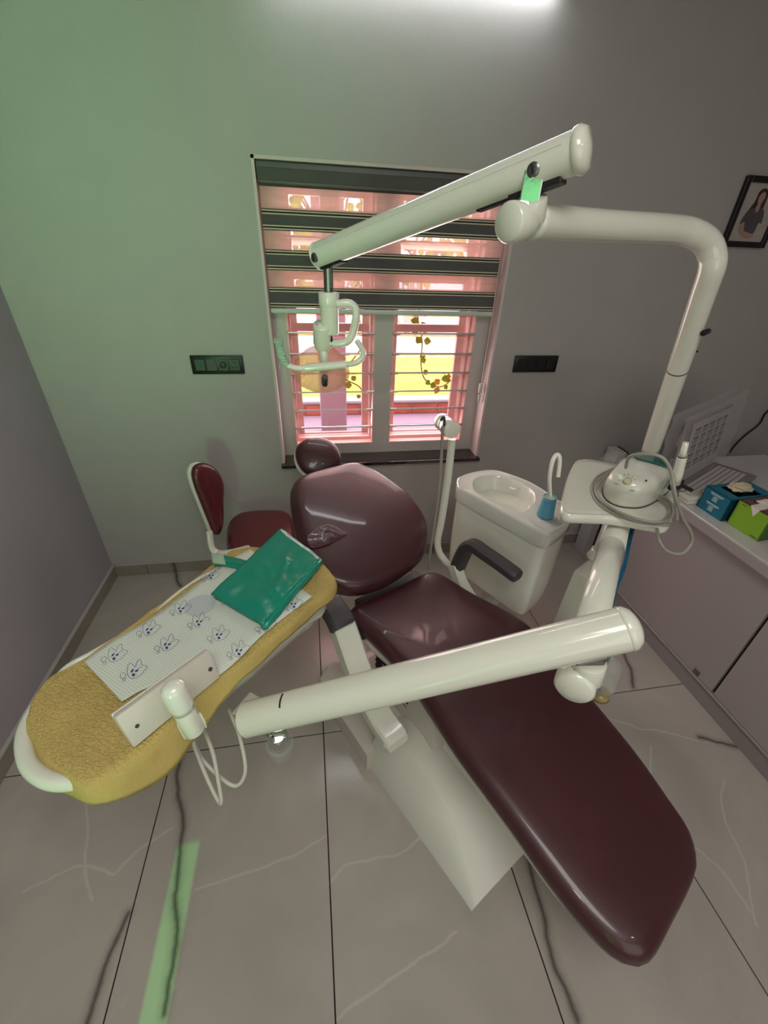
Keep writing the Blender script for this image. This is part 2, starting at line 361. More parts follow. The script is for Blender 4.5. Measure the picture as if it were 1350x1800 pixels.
# ---------------------------------------------------------------- room shell
XL, YB, XR, YF, ZC = -1.243, 2.19, 2.95, -1.9, 2.95
wx0, wx1, wz0, wz1 = -.184, .965, .70, 2.04
fl = struct('floor', box(XL-.1, YF-.1, -.06, XR+.1, YB+.1, -.004), 'grout')
GX = [-1.235, -.633, -.033, .570, 1.170, 1.772, 2.374, 2.95]; GY = [-1.9, -1.36, -.18, 1.020, 2.19]
for i in range(-1, len(GX)-1):
    for j in range(len(GY)-1):
        x0 = XL if i < 0 else GX[i]; x1 = GX[i+1]
        if x1-x0 < .02: g = box(x0, GY[j]+.0015, -.02, x1-.0015, GY[j+1]-.0015, 0)
        else: g = box(x0+.002, GY[j]+.002, -.02, x1-.002, GY[j+1]-.002, 0, .001, 1)
        add('tile', g, 'marble', fl)
struct('ceiling', box(XL-.1, YF-.1, ZC, XR+.1, YB+.3, ZC+.1), 'ceil')
struct('wall_left', box(XL-.12, YF-.1, -.05, XL, YB+.28, ZC), 'wall_l')
struct('wall_right', box(XR, YF-.1, -.05, XR+.12, YB+.28, ZC), 'wall')
T_ = .26
struct('wall_back', [box(XL-.1, YB, -.05, wx0, YB+T_, ZC), box(wx1, YB, -.05, XR+.1, YB+T_, ZC), box(wx0, YB, -.05, wx1, YB+T_, wz0), box(wx0, YB, wz1, wx1, YB+T_, ZC)], 'wall')
struct('wall_front', [box(XL-.1, YF-.12, -.05, -.56, YF, ZC), box(-.487, YF-.12, -.05, XR+.1, YF, ZC), box(-.56, YF-.12, 2.05, -.487, YF, ZC)], 'wall')
d1 = struct('slit_pane', box(-.561, YF-.07, 0, -.486, YF-.06, 2.05), 'greenglass')  # unseen narrow pane, shaped so the sun casts a green strip on the floor
M['greenlit'] = mat('glowing green glass', (120,230,150), .2, em=((150,235,160), .9), mott=.35)  # glow put into the unseen pane stands in for green daylight
w2 = struct('window_2', box(-1.12, YF, .55, -.66, YF+.012, 2.25), 'greenlit')
add('window_frame', [box(-1.17, YF+.001, .5, -1.12, YF+.04, 2.3), box(-.66, YF+.001, .5, -.61, YF+.04, 2.3), box(-1.12, YF+.001, .5, -.66, YF+.04, .55), box(-1.12, YF+.001, 2.25, -.66, YF+.04, 2.3)], 'wframe', w2)
# baseboards as short marble pieces
bb = struct('baseboard_back', box(XL, YB-.006, 0, 1.86, YB-.001, .072), 'grout')
for a, b in zip([XL+.012, -1.05, -.45, .15, .75, 1.35], [-1.053, -.453, .147, .747, 1.347, 1.86]): add('tile', box(a, YB-.014, .001, b, YB-.002, .078, .001, 1), 'marble2', bb)
bl = struct('baseboard_left', box(XL+.001, YF, 0, XL+.006, YB, .072), 'grout')
for a, b in zip([YF, -.9, .3, 1.5], [-.903, .297, 1.497, YB]): add('tile', box(XL+.002, a, .001, XL+.014, b, .078, .001, 1), 'marble2', bl)
struct('trim_1', [box(XL+.014, YB-.018, .078, 1.86, YB-.001, .083), box(XL+.001, YF, .078, XL+.018, YB, .083)], 'wall')

# window: reveal lining, granite sill, frame with louvres
rv = struct('trim_2', [box(wx1-.012, YB+.001, wz0, wx1, YB+.24, wz1), box(wx0, YB+.001, wz0, wx0+.012, YB+.24, wz1), box(wx0, YB+.001, wz1-.012, wx1, YB+.24, wz1)], 'reveal')
struct('trim_3', box(wx0-.004, YB-.035, wz0-.012, wx1+.004, YB+.13, wz0+.006, .002, 1), 'granite')
FY = 2.30
win = struct('window_1', [box(wx0+.012, FY, wz0+.006, -.105, FY+.05, wz1-.012), box(.882, FY, wz0+.006, wx1-.012, FY+.05, wz1-.012), box(.342, FY, wz0+.006, .432, FY+.05, wz1-.012),
    box(-.105, FY, wz0+.006, .342, FY+.05, .765), box(.432, FY, wz0+.006, .882, FY+.05, .765), box(-.105, FY, 1.985, .342, FY+.05, wz1-.012), box(.432, FY, 1.985, .882, FY+.05, wz1-.012)], 'wframe')
PITCH = .1005
for x0, x1 in ((-.105, .342), (.432, .882)):
    jm = add('jamb_frame', [box(x0, FY+.051, .765, x0+.018, FY+.11, 1.985), box(x1-.018, FY+.051, .765, x1, FY+.11, 1.985), box(x0+.018, FY+.051, .765, x1-.018, FY+.11, .79), box(x0+.018, FY+.051, 1.965, x1-.018, FY+.11, 1.985)], 'pinkf', win)
    gr = add('inner_rim', [box(x0, FY-.004, .765, x0+.008, FY+.05, 1.985), box(x1-.008, FY-.004, .765, x1, FY+.05, 1.985), box(x0+.008, FY-.004, .765, x1-.008, FY+.05, .773)], 'pinkf', win)
    # outer grille frame with openings
    gx = [x0+.05, x1-.052]
    add('outer_frame', [box(x0, 2.425, .765, gx[0], 2.45, 1.985), box(gx[1], 2.425, .765, x1, 2.45, 1.985), box(gx[0], 2.425, .765, gx[1], 2.45, .79),
        box(gx[0], 2.425, 1.36, gx[1], 2.45, 1.40), box(gx[0], 2.425, 1.60, gx[1], 2.45, 1.645), box(gx[0], 2.425, 1.80, gx[1], 2.45, 1.85), box(gx[0], 2.425, 1.94, gx[1], 2.45, 1.985)] +
        ([box((gx[0]+gx[1])/2-.03, 2.425, 1.6, (gx[0]+gx[1])/2+.06, 2.45, 1.985)] if x0 < 0 else []), 'pinkf', win)
    for k in range(11):
        z = .862+k*PITCH
        a = math.radians(-17); ay = (0, math.cos(a), math.sin(a)); az = (0, -math.sin(a), math.cos(a))
        sl = add('louvre_slat', obox(((x0+x1)/2, FY+.045, z-.006), (1, 0, 0), ay, az, x1-x0-.03, .105, .004), 'pinkglass', win)
        add('slat_rim', obox(((x0+x1)/2, FY-.008, z+.0095), (1, 0, 0), ay, az, x1-x0-.012, .010, .008), 'alu', sl)
        add('slat_clip', [obox((xx, FY+.0, z+.006), (1, 0, 0), ay, az, .04, .035, .011, .002, 1) for xx in (x0+.022, x1-.022)], 'alu', sl)
# exterior seen through the window
gd = struct('trim_4', box(-14, 3.35, -.6, 16, 8.4, -.02), 'grass')
struct('trim_7', box(-30, 8.4, -.6, 32, 60, -.02), 'pillar_w')
struct('trim_5', box(-6, 2.46, .52, 7, 3.28, .60), 'paving')
pw = struct('wall_garden', box(-6, 3.29, -.02, 7, 3.35, .70), 'mortar')
for k in range(26):
    add('brick', box(-2.2+k*.215, 3.277, .603, -2.2+k*.215+.205, 3.30, .682, .003, 1), 'brick', pw)
struct('trim_6', box(-6, 3.27, .70, 7, 3.40, .715), 'pillar_w')
pl_ = thing('garden_post', 'mauve post standing in the garden behind the left window pane', 'post', (.15, 2.9, .6))
add('shaft', box(.055, 2.86, .6, .235, 2.98, 2.6, .004, 1), 'pillar', pl_)
for k, (xx, yy, hh) in enumerate([(-1.6, 15, 3.2), (3.2, 19, 1.0)]):
    t = thing('garden_wall_block', ['tall pale building block beyond the grass, seen through the left pane', 'low pinkish white block beyond the grass, seen through the right pane'][k], 'building', (xx, yy, 0))
    add('body', box(xx-2.4, yy-.5, -.02, xx+(.2 if k == 0 else 1.6), yy+.5, hh, .02, 1), 'pillar_w', t); add('coping', box(xx-2.45, yy-.55, hh, xx+(.25 if k == 0 else 1.65), yy+.55, hh+.08, .01, 1), 'mortar', t)
def leafgeo(c, s, rot):
    c = Vector(c); a = Vector((math.cos(rot), 0, math.sin(rot))); b = Vector((-math.sin(rot), .25, math.cos(rot))); o = []
    for t, wv in ((0, 0), (.3, .42), (.6, .4), (1, 0)): o.append((c+a*s*t, wv*s))
    vs = [o[0][0], o[1][0]+b*o[1][1], o[1][0]+Vector((0, .1*s, 0)), o[1][0]-b*o[1][1], o[2][0]+b*o[2][1], o[2][0]+Vector((0, .1*s, 0)), o[2][0]-b*o[2][1], o[3][0]]
    return shell((vs, [(0, 1, 2), (0, 2, 3), (1, 4, 5, 2), (2, 5, 6, 3), (4, 7, 5), (5, 7, 6)]), .0015)
def vine(label, pts, nleaf, seed):
    rnd = random.Random(seed); r = thing('climbing_vine', label, 'vine', pts[0]); P_ = cr([(.36+.06*(seed == 3), 2.62+.02*(seed == 3), .6), (.36+.06*(seed == 3), 2.62, 1.7)]+pts, 5)
    add('stem', tube(P_, .004, 6), 'stem', r)
    for k in range(nleaf):
        p = P_[rnd.randrange(len(P_))]
        add('leaf', leafgeo(p+Vector((rnd.uniform(-.02, .02), -.01, rnd.uniform(-.02, .02))), rnd.uniform(.03, .055), rnd.uniform(0, 6.28)), 'leaf' if rnd.random() < .75 else 'leaf2', r)
vine('leafy vine hanging outside the right window pane', [(0.632,2.62,1.664),(0.6429,2.62,1.404),(0.6777,2.62,1.2783),(0.6817,2.62,1.145),(0.7196,2.62,1.0469),(0.8258,2.62,1.0025),(0.9123,2.62,1.074),(0.9331,2.62,1.1444)], 26, 3)
vine('thin leafy vine outside the left pane beside the lamp', [(0.3207,2.62,1.6551),(0.2965,2.62,1.3995),(0.324,2.62,1.2763),(0.2627,2.62,1.1792),(0.1853,2.62,1.0789),(0.2976,2.62,1.0083),(0.3269,2.62,0.936)], 18, 8)
for q in range(5):
    rnd = random.Random(q+20); bx = [-3.2, -1.2, .6, 2.4, 5][q]; r = thing('garden_shrub', ['bare twiggy shrub far left in the sunny garden', 'bare twiggy shrub behind the left window pane', 'twiggy shrub in the garden behind the centre mullion', 'twiggy shrub in the garden behind the right pane', 'twiggy shrub far right in the sunny garden'][q], 'shrub', (bx, 9+q*.6, 0))
    add('twigs', [tube([(bx, 9+q*.6, -.02), (bx+rnd.uniform(-.5, .5), 9+q*.6, rnd.uniform(.8, 1.6)), (bx+rnd.uniform(-1.3, 1.3), 9+q*.6, rnd.uniform(1.6, 3.4))], .022, 5, 4) for _ in range(16)], 'twig', r, kind='stuff')
    add('foliage', [leafgeo((bx+rnd.uniform(-1.3, 1.3), 9+q*.6+rnd.uniform(-.3, .3), rnd.uniform(1.0, 3.6)), rnd.uniform(.12, .24), rnd.uniform(0, 6.28)) for _ in range(220)], 'leaf', r, kind='stuff')

# zebra blind
bld = thing('zebra_blind', 'striped dark and sheer roller blind covering the top of the window', 'blind', (.38, 2.23, 2.0))
B0, B1, BY = -.166, .936, 2.235
add('cassette', box(wx0+.014, 2.205, 1.955, wx1-.014, 2.275, 2.026, .006), 'bcas', bld, True)
add('cassette_band', box(wx0+.016, 2.199, 1.962, wx1-.016, 2.2045, 2.005, .002, 1), 'bdark', bld)
for zt, zb in ((1.947, 1.872), (1.795, 1.725), (1.645, 1.578)): add('sheer_band', box(B0, BY, zb, B1, BY+.0015, zt), 'sheer', bld)
for zt, zb in ((1.955, 1.947), (1.872, 1.795), (1.725, 1.645), (1.578, 1.492)):
    o = add('dark_band', box(B0, BY, zb, B1, BY+.003, zt), 'bdark', bld)
    e = .0055
    for q, (mm) in enumerate(('blite', 'bblack', 'blite')):
        if zt-zb > .02:
            add('edge_yarn', [box(B0, BY-.001, zt-.004-(q+1)*e+.001, B1, BY+.0005, zt-.004-q*e), box(B0, BY-.001, zb+.004+q*e, B1, BY+.0005, zb+.004+(q+1)*e-.001)], mm, o)
add('bottom_rail', box(B0-.004, BY-.012, 1.468, B1+.004, BY+.012, 1.490, .006), 'rail', bld, True)
ch = add('bead_chain', tube([(.925, 2.222, 1.96), (.932, 2.22, 1.5), (.929, 2.22, 1.12)], .0022, 6), 'whose', bld)
add('chain_weight', [cyl((.929, 2.22, 1.13), (.929, 2.22, 1.08), .011, 12), cyl((.929, 2.22, 1.07), (.929, 2.22, 1.03), .007, 10)], 'paper', bld, True)

# switch plates
for k, (x0, x1, lab) in enumerate(((-.56, -.318, 'black switch and socket plate on the wall left of the window'), (1.082, 1.333, 'black switch and socket plate on the wall right of the window'))):
    t = thing('switch_plate', lab, 'switch', ((x0+x1)/2, YB, 1.2))
    add('plate', box(x0, YB-.012, 1.200, x1, YB-.0005, 1.287, .004), 'frame_b', t, True)
    n = 4; ww = (x1-x0-.03)/n
    for i in range(n):
        a = x0+.015+i*ww
        p = add('module', box(a+.003, YB-.0155, 1.217, a+ww-.003, YB-.0122, 1.270, .0012, 1), 'black' if i != (1 if k == 0 else 9) else 'dgrey', t)
        cx = a+ww/2
        if (k == 0 and i == 2): add('dial', cyl((cx, YB-.0156, 1.244), (cx, YB-.026, 1.244), .014, 20), 'black', p, True)
        if (k == 1 and i == 3) or (k == 0 and i == 3): add('socket_hole', [cyl((cx+dx, YB-.0152, z), (cx+dx, YB-.0160, z), .0035, 10) for dx, z in ((0, 1.256), (-.009, 1.232), (.009, 1.232))], 'blackm', p)

# tube light above the window
tl = thing('tube_light', 'white tube light on the back wall above the window', 'light', (.44, 2.16, 2.6))
add('batten', box(-.12, YB-.03, 2.61, 1.0, YB-.001, 2.65, .004), 'plastic', tl, True)
M['tube'] = mat('glowing tube', (255, 255, 255), .5, em=((245, 250, 255), 20))
add('glowing_tube', tube([(-.09, YB-.045, 2.592), (.97, YB-.045, 2.592)], .014, 14), 'tube', tl, True)
for a in (-.12, .97): add('end_cap', box(a, YB-.062, 2.575, a+.03, YB-.004, 2.609, .003), 'plastic', tl)

# framed portrait
pf = thing('framed_photo', 'black framed portrait of a long-haired person in a dark dress', 'picture', (2.2, YB, 1.9))
a, b, c, d = 2.062, 2.312, 1.812, 2.092; f = .024
add('frame', [box(a, YB-.022, c, a+f, YB-.001, d, .002, 1), box(b-f, YB-.022, c, b, YB-.001, d, .002, 1), box(a+f, YB-.022, c, b-f, YB-.001, c+f, .002, 1), box(a+f, YB-.022, d-f, b-f, YB-.001, d, .002, 1)], 'frame_b', pf)
pr = add('photo_print', box(a+f, YB-.008, c+f, b-f, YB-.001, d-f), 'photo', pf)
def flat(pts, y, s=5): 
    P_ = cr([(x, 0, z) for x, z in pts], s, True); n = len(P_); P_ = [Vector((a+f+p.x*(b-a-2*f), y, c+f+p.z*(d-c-2*f))) for p in P_]
    return P_+[p+Vector((0, .0006, 0)) for p in P_], [tuple(range(n)), tuple(range(n, 2*n))[::-1]]+[(i, (i+1) % n, n+(i+1) % n, n+i) for i in range(n)]
add('printed_hair', flat([(.5, .92), (.38, .86), (.36, .7), (.28, .52), (.4, .44), (.62, .46), (.66, .6), (.64, .85)], YB-.0088), 'hair', pr)
add('printed_skin', [flat([(.5, .86), (.43, .8), (.43, .7), (.5, .63), (.57, .7), (.58, .82)], YB-.0102), flat([(.47, .66), (.45, .56), (.5, .5), (.56, .57), (.55, .66)], YB-.0096), flat([(.24, .33), (.22, .2), (.4, .08), (.62, .07), (.70, .13), (.52, .16), (.36, .2), (.31, .32)], YB-.0104)], 'skin', pr)
add('printed_dress', flat([(.44, .58), (.27, .54), (.18, .32), (.3, .3), (.38, .14), (.66, .14), (.7, .34), (.78, .34), (.72, .54), (.58, .58), (.52, .48)], YB-.0098), 'dress', pr)
# black wall cord
wc = thing('wall_cord', 'thin black cable running down the back wall above the counter', 'cable', (2.73, 2.17, .85))
add('cable', tube([(3.0199,2.18,1.0651),(2.8783,2.18,0.9501),(2.8663,2.18,0.8629),(2.8018,2.18,0.7864),(2.7585,2.18,0.7073),(2.7327,2.18,0.5915),(2.729,2.18,0.4963)], .0055, 8, 4), 'blackm', wc, True)

# ---------------------------------------------------------------- counter with cabinet
cb = thing('base_cabinet', 'grey laminate base cabinet along the right under the counter', 'cabinet', (2.2, .6, 0))
add('body', box(1.705, -1.0, .11, 2.30, 1.66, .745), 'gap', cb)
add('plinth', box(1.700, -1.0, .0, 2.28, 1.66, .098), 'kick', cb)
add('plinth_strip', box(1.684, -1.0, .098, 1.73, 1.66, .110, .002, 1), 'cab', cb)
add('side_panel', box(1.69, 1.66, .0, 2.30, 1.678, .745), 'cab', cb)
for y0, y1 in ((.898, 1.655), (.14, .888), (-.62, .13)):
    dr = add('door', box(1.685, y0+.002, .114, 1.703, y1-.002, .742, .0015, 1), 'cab', cb)
    add('hinge_cup', box(1.680, y0+.075, .12, 1.686, y0+.105, .15, .002, 1), 'steel', dr)
ct = thing('counter_slab', 'pale glossy counter slab on top of the grey cabinet', 'counter', (2.2, .7, .75))
add('slab', box(1.64, -1.0, .752, 2.6, 1.86, .80, .003), 'counter', ct)
add('edge_strip', box(1.636, -1.0, .750, 1.6395, 1.86, .792, .0006, 1), 'cab', ct)
wp = thing('end_panel', 'white upright panel in the corner under the far end of the counter', 'panel', (1.83, 2.08, 0))
add('panel', box(1.80, 2.06, 0, 1.86, 2.16, .75, .002, 1), 'counter', wp)
add('edge', box(1.861, 2.045, 0, 1.876, 2.16, .75), 'gap', wp)  # dark strip put in for the shade of the gap beside the panel
# cartons
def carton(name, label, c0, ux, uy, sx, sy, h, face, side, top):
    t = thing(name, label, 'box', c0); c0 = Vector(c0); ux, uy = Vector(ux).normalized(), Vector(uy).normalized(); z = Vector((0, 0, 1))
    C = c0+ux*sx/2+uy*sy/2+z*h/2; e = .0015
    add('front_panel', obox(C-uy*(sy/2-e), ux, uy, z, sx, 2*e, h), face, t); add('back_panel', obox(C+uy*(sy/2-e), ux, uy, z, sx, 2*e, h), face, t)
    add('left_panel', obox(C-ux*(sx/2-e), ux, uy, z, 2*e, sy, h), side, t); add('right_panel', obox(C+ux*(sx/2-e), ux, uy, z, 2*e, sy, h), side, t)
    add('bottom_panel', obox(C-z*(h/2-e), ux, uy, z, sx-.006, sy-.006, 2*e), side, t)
    tz = c0.z+h
    def Q(a, b, dz=0): return c0+ux*sx*a+uy*sy*b+z*(h+dz)
    add('top_panel', [hexa([Q(0, 0, -.003), Q(1, 0, -.003), Q(1, .22, -.003), Q(0, .22, -.003)], [Q(0, 0), Q(1, 0), Q(1, .22), Q(0, .22)]), hexa([Q(0, .78, -.003), Q(1, .78, -.003), Q(1, 1, -.003), Q(0, 1, -.003)], [Q(0, .78), Q(1, .78), Q(1, 1), Q(0, 1)]),
        hexa([Q(0, .22, -.003), Q(.15, .22, -.003), Q(.15, .78, -.003), Q(0, .78, -.003)], [Q(0, .22), Q(.15, .22), Q(.15, .78), Q(0, .78)]), hexa([Q(.85, .22, -.003), Q(1, .22, -.003), Q(1, .78, -.003), Q(.85, .78, -.003)], [Q(.85, .22), Q(1, .22), Q(1, .78), Q(.85, .78)])], top, t)
    return t, Q, C, ux, uy
def crumple(name, center, s, m, parent, seed):
    bm = bmesh.new(); bmesh.ops.create_icosphere(bm, subdivisions=3, radius=1)
    for v in bm.verts:
        k = 1+.5*noise.noise(v.co*2.2+Vector((seed, 0, 0))); v.co = Vector(center)+Vector((v.co.x*s[0]*k, v.co.y*s[1]*k, v.co.z*s[2]*k))
    return add(name, dump(bm), m, parent, True)
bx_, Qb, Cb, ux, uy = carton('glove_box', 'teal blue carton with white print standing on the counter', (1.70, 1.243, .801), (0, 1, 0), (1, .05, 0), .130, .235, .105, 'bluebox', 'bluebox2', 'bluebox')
def facerects(Q, rects, m, parent, name):  # flat print on the front face: (a0, a1, h0, h1)
    h = Q(0, 0).z-.801; g = []
    for a0, a1, h0, h1 in rects:
        p = [Q(a0, 0)-V(0, 0, h*(1-h0)), Q(a1, 0)-V(0, 0, h*(1-h0)), Q(a1, 0)-V(0, 0, h*(1-h1)), Q(a0, 0)-V(0, 0, h*(1-h1))]
        off = V(-.0006, 0, 0); g.append(hexa([q+V(.0005, 0, 0) for q in p], [q+off for q in p]))
    add(name, g, m, parent)
rr = []
for base in (.52, .08):
    rr += [(.25, .75, base+.33, base+.37), (.32, .72, base+.28, base+.295)]
    rr += [(.42+.01*(k % 2), .62-.02*(k % 3), base+.05+k*.035, base+.066+k*.035) for k in range(6)]
facerects(Qb, rr, 'print', bx_, 'printed_text')
crumple('glove', Qb(.55, .5, .012), (.05, .03, .018), 'latex', bx_, 2)
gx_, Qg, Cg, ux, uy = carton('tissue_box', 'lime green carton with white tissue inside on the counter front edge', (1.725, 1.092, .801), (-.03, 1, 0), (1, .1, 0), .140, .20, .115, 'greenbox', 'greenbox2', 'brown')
facerects(Qg, [(.06, .26, .05, .09)], 'greenbox2', gx_, 'printed_text'); facerects(Qg, [(.72, .86, .88, .91)], 'greenbox2', gx_, 'printed_text')
crumple('tissue', Qg(.55, .5, -.012), (.05, .05, .022), 'tissue', gx_, 5)
q0 = Qg(.36, 0, .001); add('tissue_flap', shell(([q0, Qg(.64, 0, .001), Qg(.42, 0)+V(-.004, 0, -.035), Qg(.36, .4, .006), Qg(.64, .4, .006)], [(0, 2, 1), (0, 1, 4, 3)]), .001), 'tissue', gx_)
# two small white packs
for k in range(2):
    t = thing('white_pack', ['small white slotted pack lying on top beside the teal carton', 'small white pack lying underneath on the counter beside the teal carton'][k], 'pack', (1.68, 1.42, .8+.018*(1-k)), 'white packs by the teal carton')
    z = .801+.018*(1-k); add('case', box(1.655+.006*k, 1.385, z, 1.79, 1.445, z+.017, .004), 'plastic', t, True)
    add('marking', [box(1.675+j*.02, 1.40, z+.0171, 1.683+j*.02, 1.43, z+.0176) for j in range(5)], 'knob', t)
crf = thing('crumpled_tissue', 'crumpled white tissue at the very right edge of the counter', 'tissue', (1.72, .99, .8))
crumple('tissue_sheet', (1.725, .985, .822), (.035, .03, .02), 'tissue', crf, 9)
# laptop under a plastic bag
lp = thing('laptop', 'open grey laptop under a clear bag with a printed safety sheet', 'laptop', (1.95, 1.62, .8))
s0, s1 = Vector((1.6819,1.5185,0.82)), Vector((2.1167,1.7456,0.82)); ex = (s1-s0).normalized(); ey = Vector((-ex.y, ex.x, 0)); ey = -ey if ey.y > 0 else ey
mid = (s0+s1)/2; Wl = (s1-s0).length*1.15
add('keyboard_deck', obox(mid+ey*.10-V(0, 0, .009), ex, ey, (0, 0, 1), Wl, .20, .016, .003), 'greyink', lp, True)
kb = add('keyboard', [obox(mid+ey*(.045+r*.022)-V(0, 0, -.0005), ex, ey, (0, 0, 1), Wl*.86, .016, .003) for r in range(6)], 'paper', lp)
add('hinge', tube([s0-ex*.01+V(0, 0, -.004), s1+ex*.01+V(0, 0, -.004)], .008, 8), 'black', lp)
upv = (V(0, 0, 1)-ey*.12).normalized(); H_ = .31
pn = add('screen_lid', obox(mid+upv*(H_/2), ex, ey, upv, Wl, .008, H_, .003), 'greyink', lp)
fo = ey*.0075
def SP(a, b, o=0): return s0.lerp(s1, .5)+ex*(a-.5)*Wl+upv*H_*b+ey*(.0075+o)
sh_ = add('printed_sheet', hexa([SP(.12, .02), SP(.98, .02), SP(.98, .98), SP(.12, .98)], [SP(.12, .02, .0008), SP(.98, .02, .0008), SP(.98, .98, .0008), SP(.12, .98, .0008)]), 'paper', lp)
g1, g2 = [], []
for r in range(5):
    for c_ in range(5):
        a0 = .2+c_*.15; b0 = .84-r*.135
        g1.append(hexa([SP(a0, b0, .001), SP(a0+.11, b0, .001), SP(a0+.11, b0+.036, .001), SP(a0, b0+.036, .001)], [SP(a0, b0, .0016), SP(a0+.11, b0, .0016), SP(a0+.11, b0+.036, .0016), SP(a0, b0+.036, .0016)]))
        g2.append(hexa([SP(a0, b0-.075, .001), SP(a0+.11, b0-.075, .001), SP(a0+.11, b0-.01, .001), SP(a0, b0-.01, .001)], [SP(a0, b0-.075, .0013), SP(a0+.11, b0-.075, .0013), SP(a0+.11, b0-.01, .0013), SP(a0, b0-.01, .0013)]))
add('dark_bars', g1, 'ink', sh_); add('grey_fields', g2, 'greyink', sh_)
def bagf(u, v):
    p = SP(-.22+1.38*u, -.02+1.20*v+.05*u, .022+.014*noise.noise(V(u*5, v*6, 0))); return p
bg = add('plastic_bag', [grid(bagf, 14, 14), grid(lambda u, v: bagf(u, v)-ey*.05, 14, 14)], 'bag', lp, 2)
pwz = thing('plastic_wrap', 'crumpled clear plastic wrap on the counter behind the white side table', 'plastic', (1.612,1.848,0.8))
crumple('wrap', (1.5867,1.8078,0.84), (.08, .05, .03), 'clear', pwz, 12)

# ---------------------------------------------------------------- dental chair
def CH(u, d, z): return V(.894*u-.447*d, .447*u+.894*d, z)
UU, DD, ZZ = V(.894, .447, 0), V(-.447, .894, 0), V(0, 0, 1)
chair = thing('dental_chair', 'reclined maroon vinyl dental chair with white base and grey armrests', 'dental chair', tuple(CH(.82, .6, 0)))
def interp(x, tab):
    if x <= tab[0][0]: return tab[0][1]
    for (a, b), (c, d) in zip(tab, tab[1:]):
        if x <= c: t = (x-a)/(c-a); t = t*t*(3-2*t); return b+(d-b)*t
    return tab[-1][1]
ZT = [(-.15, .445), (.35, .485), (.62, .50), (.85, .485), (1.05, .51), (1.25, .53)]
def seat_to(a, b, h):
    d = -.447*a+.894*b; u = .894*a+.447*b
    dip = -.012*math.exp(-((u-.87)/.12)**2-((d-.8)/.25)**2) if h > .02 else 0
    return V(a, b, interp(d, ZT)+h+dip)
seat_px = [(0.6257,0.1443),(0.5846,0.1637),(0.5472,0.2093),(0.5043,0.2864),(0.4431,0.4204),(0.3707,0.5812),(0.307,0.7521),(0.2514,0.9096),(0.1723,1.059),(0.1008,1.1591),(0.1077,1.2061),(0.1997,1.2594),(0.3314,1.323),(0.4712,1.3795),(0.5622,1.3317),(0.6796,1.1854),(0.7802,1.0409),(0.8357,0.8784),(0.8646,0.71),(0.9052,0.5416),(0.9209,0.4148),(0.9229,0.3431),(0.8913,0.2821),(0.8435,0.2458),(0.7417,0.1898),(0.6713,0.1528)]
seat = add('seat_and_leg_cushion', pillow(seat_px, seat_to, .085, .038, .008, 120), 'leather', chair, 2)
def inset_px(pts, s): c = (sum(p[0] for p in pts)/len(pts), sum(p[1] for p in pts)/len(pts)); return [(c[0]+(p[0]-c[0])*s, c[1]+(p[1]-c[1])*s) for p in pts]
add('seat_shell', pillow(inset_px(seat_px, .90), lambda a, b, h: seat_to(a, b, 0)+V(0, 0, h-.065), .05, .02, 0, 80), 'cream', chair, 2)
# backrest
bn = V(.16, -.32, .93).normalized(); b0 = V(.05, 1.5, .70)
bpx = [V(*p) for p in [(-0.1144,1.7181,0.8033),(-0.1222,1.6302,0.7744),(-0.1084,1.5263,0.7363),(-0.0845,1.4114,0.6926),(-0.0406,1.2964,0.6455),(0.0264,1.2325,0.612),(0.118,1.2153,0.5903),(0.227,1.2465,0.5823),(0.333,1.3074,0.585),(0.4296,1.3858,0.5954),(0.4793,1.4906,0.6229),(0.4879,1.6038,0.6604),(0.4331,1.7256,0.7117),(0.3551,1.8085,0.7537),(0.2792,1.8646,0.786),(0.1879,1.8964,0.8127),(0.0805,1.8575,0.8178),(-0.057,1.7872,0.8172)]]
ax1 = (UU-bn*UU.dot(bn)).normalized(); ax2 = bn.cross(ax1)
bl2 = [((p-b0).dot(ax1), (p-b0).dot(ax2)) for p in bpx]
def back_to(a, b, h): return b0+ax1*a+ax2*b+bn*h
bk = add('backrest_cushion', pillow(bl2, back_to, .10, .036, .012, 110), 'leather', chair, 2)
add('back_shell', pillow(inset_px(bl2, .93), lambda a, b, h: back_to(a, b, h-.06), .05, .02, 0, 80), 'white', chair, 2)
# the torn, dented patch with its raised seam
dp = [(p[0], p[1]) for p in [((V(*q)-b0).dot(ax1), (V(*q)-b0).dot(ax2)) for q in [(-0.0501,1.4042,0.7635),(-0.0126,1.443,0.7704),(0.0443,1.4682,0.7693),(0.0898,1.4471,0.7542),(0.1161,1.4244,0.7419),(0.0665,1.3874,0.7377),(0.0151,1.3621,0.7378),(-0.0407,1.3524,0.7441)]]]
add('patch', pillow(dp, lambda a, b, h: back_to(a, b, .0575+h+.003*noise.noise(V(a*40, b*40, 0))), .008, .004, .001, 48, bottom=False), 'leather', bk, 2)
# headrest
hn = V(.12, -.70, .72).normalized(); h0 = Vector((0.0153,1.9323,0.85))
hx = (UU-hn*UU.dot(hn)).normalized(); hy = hn.cross(hx)
hp = [((V(*p)-h0).dot(hx), (V(*p)-h0).dot(hy)) for p in [(-0.0973,1.9331,0.8695),(-0.0812,1.9733,0.906),(-0.0297,2.0023,0.9255),(0.0355,2.0109,0.923),(0.0912,1.9963,0.8995),(0.1226,1.9637,0.8627),(0.1248,1.9266,0.8262),(0.0905,1.8934,0.7996),(0.0269,1.8668,0.7844),(-0.0337,1.8641,0.7919),(-0.0783,1.8879,0.8225)]]
def head_to(a, b, h): return h0+hx*a+hy*b+hn*h
hd = add('headrest_cushion', pillow(hp, head_to, .06, .03, .012, 72), 'leather', chair, 2)
add('headrest_shell', pillow(inset_px(hp, 1.0), lambda a, b, h: head_to(a-.006, b-.002, h-.038), .024, .008, 0, 60), 'white', hd, 2)
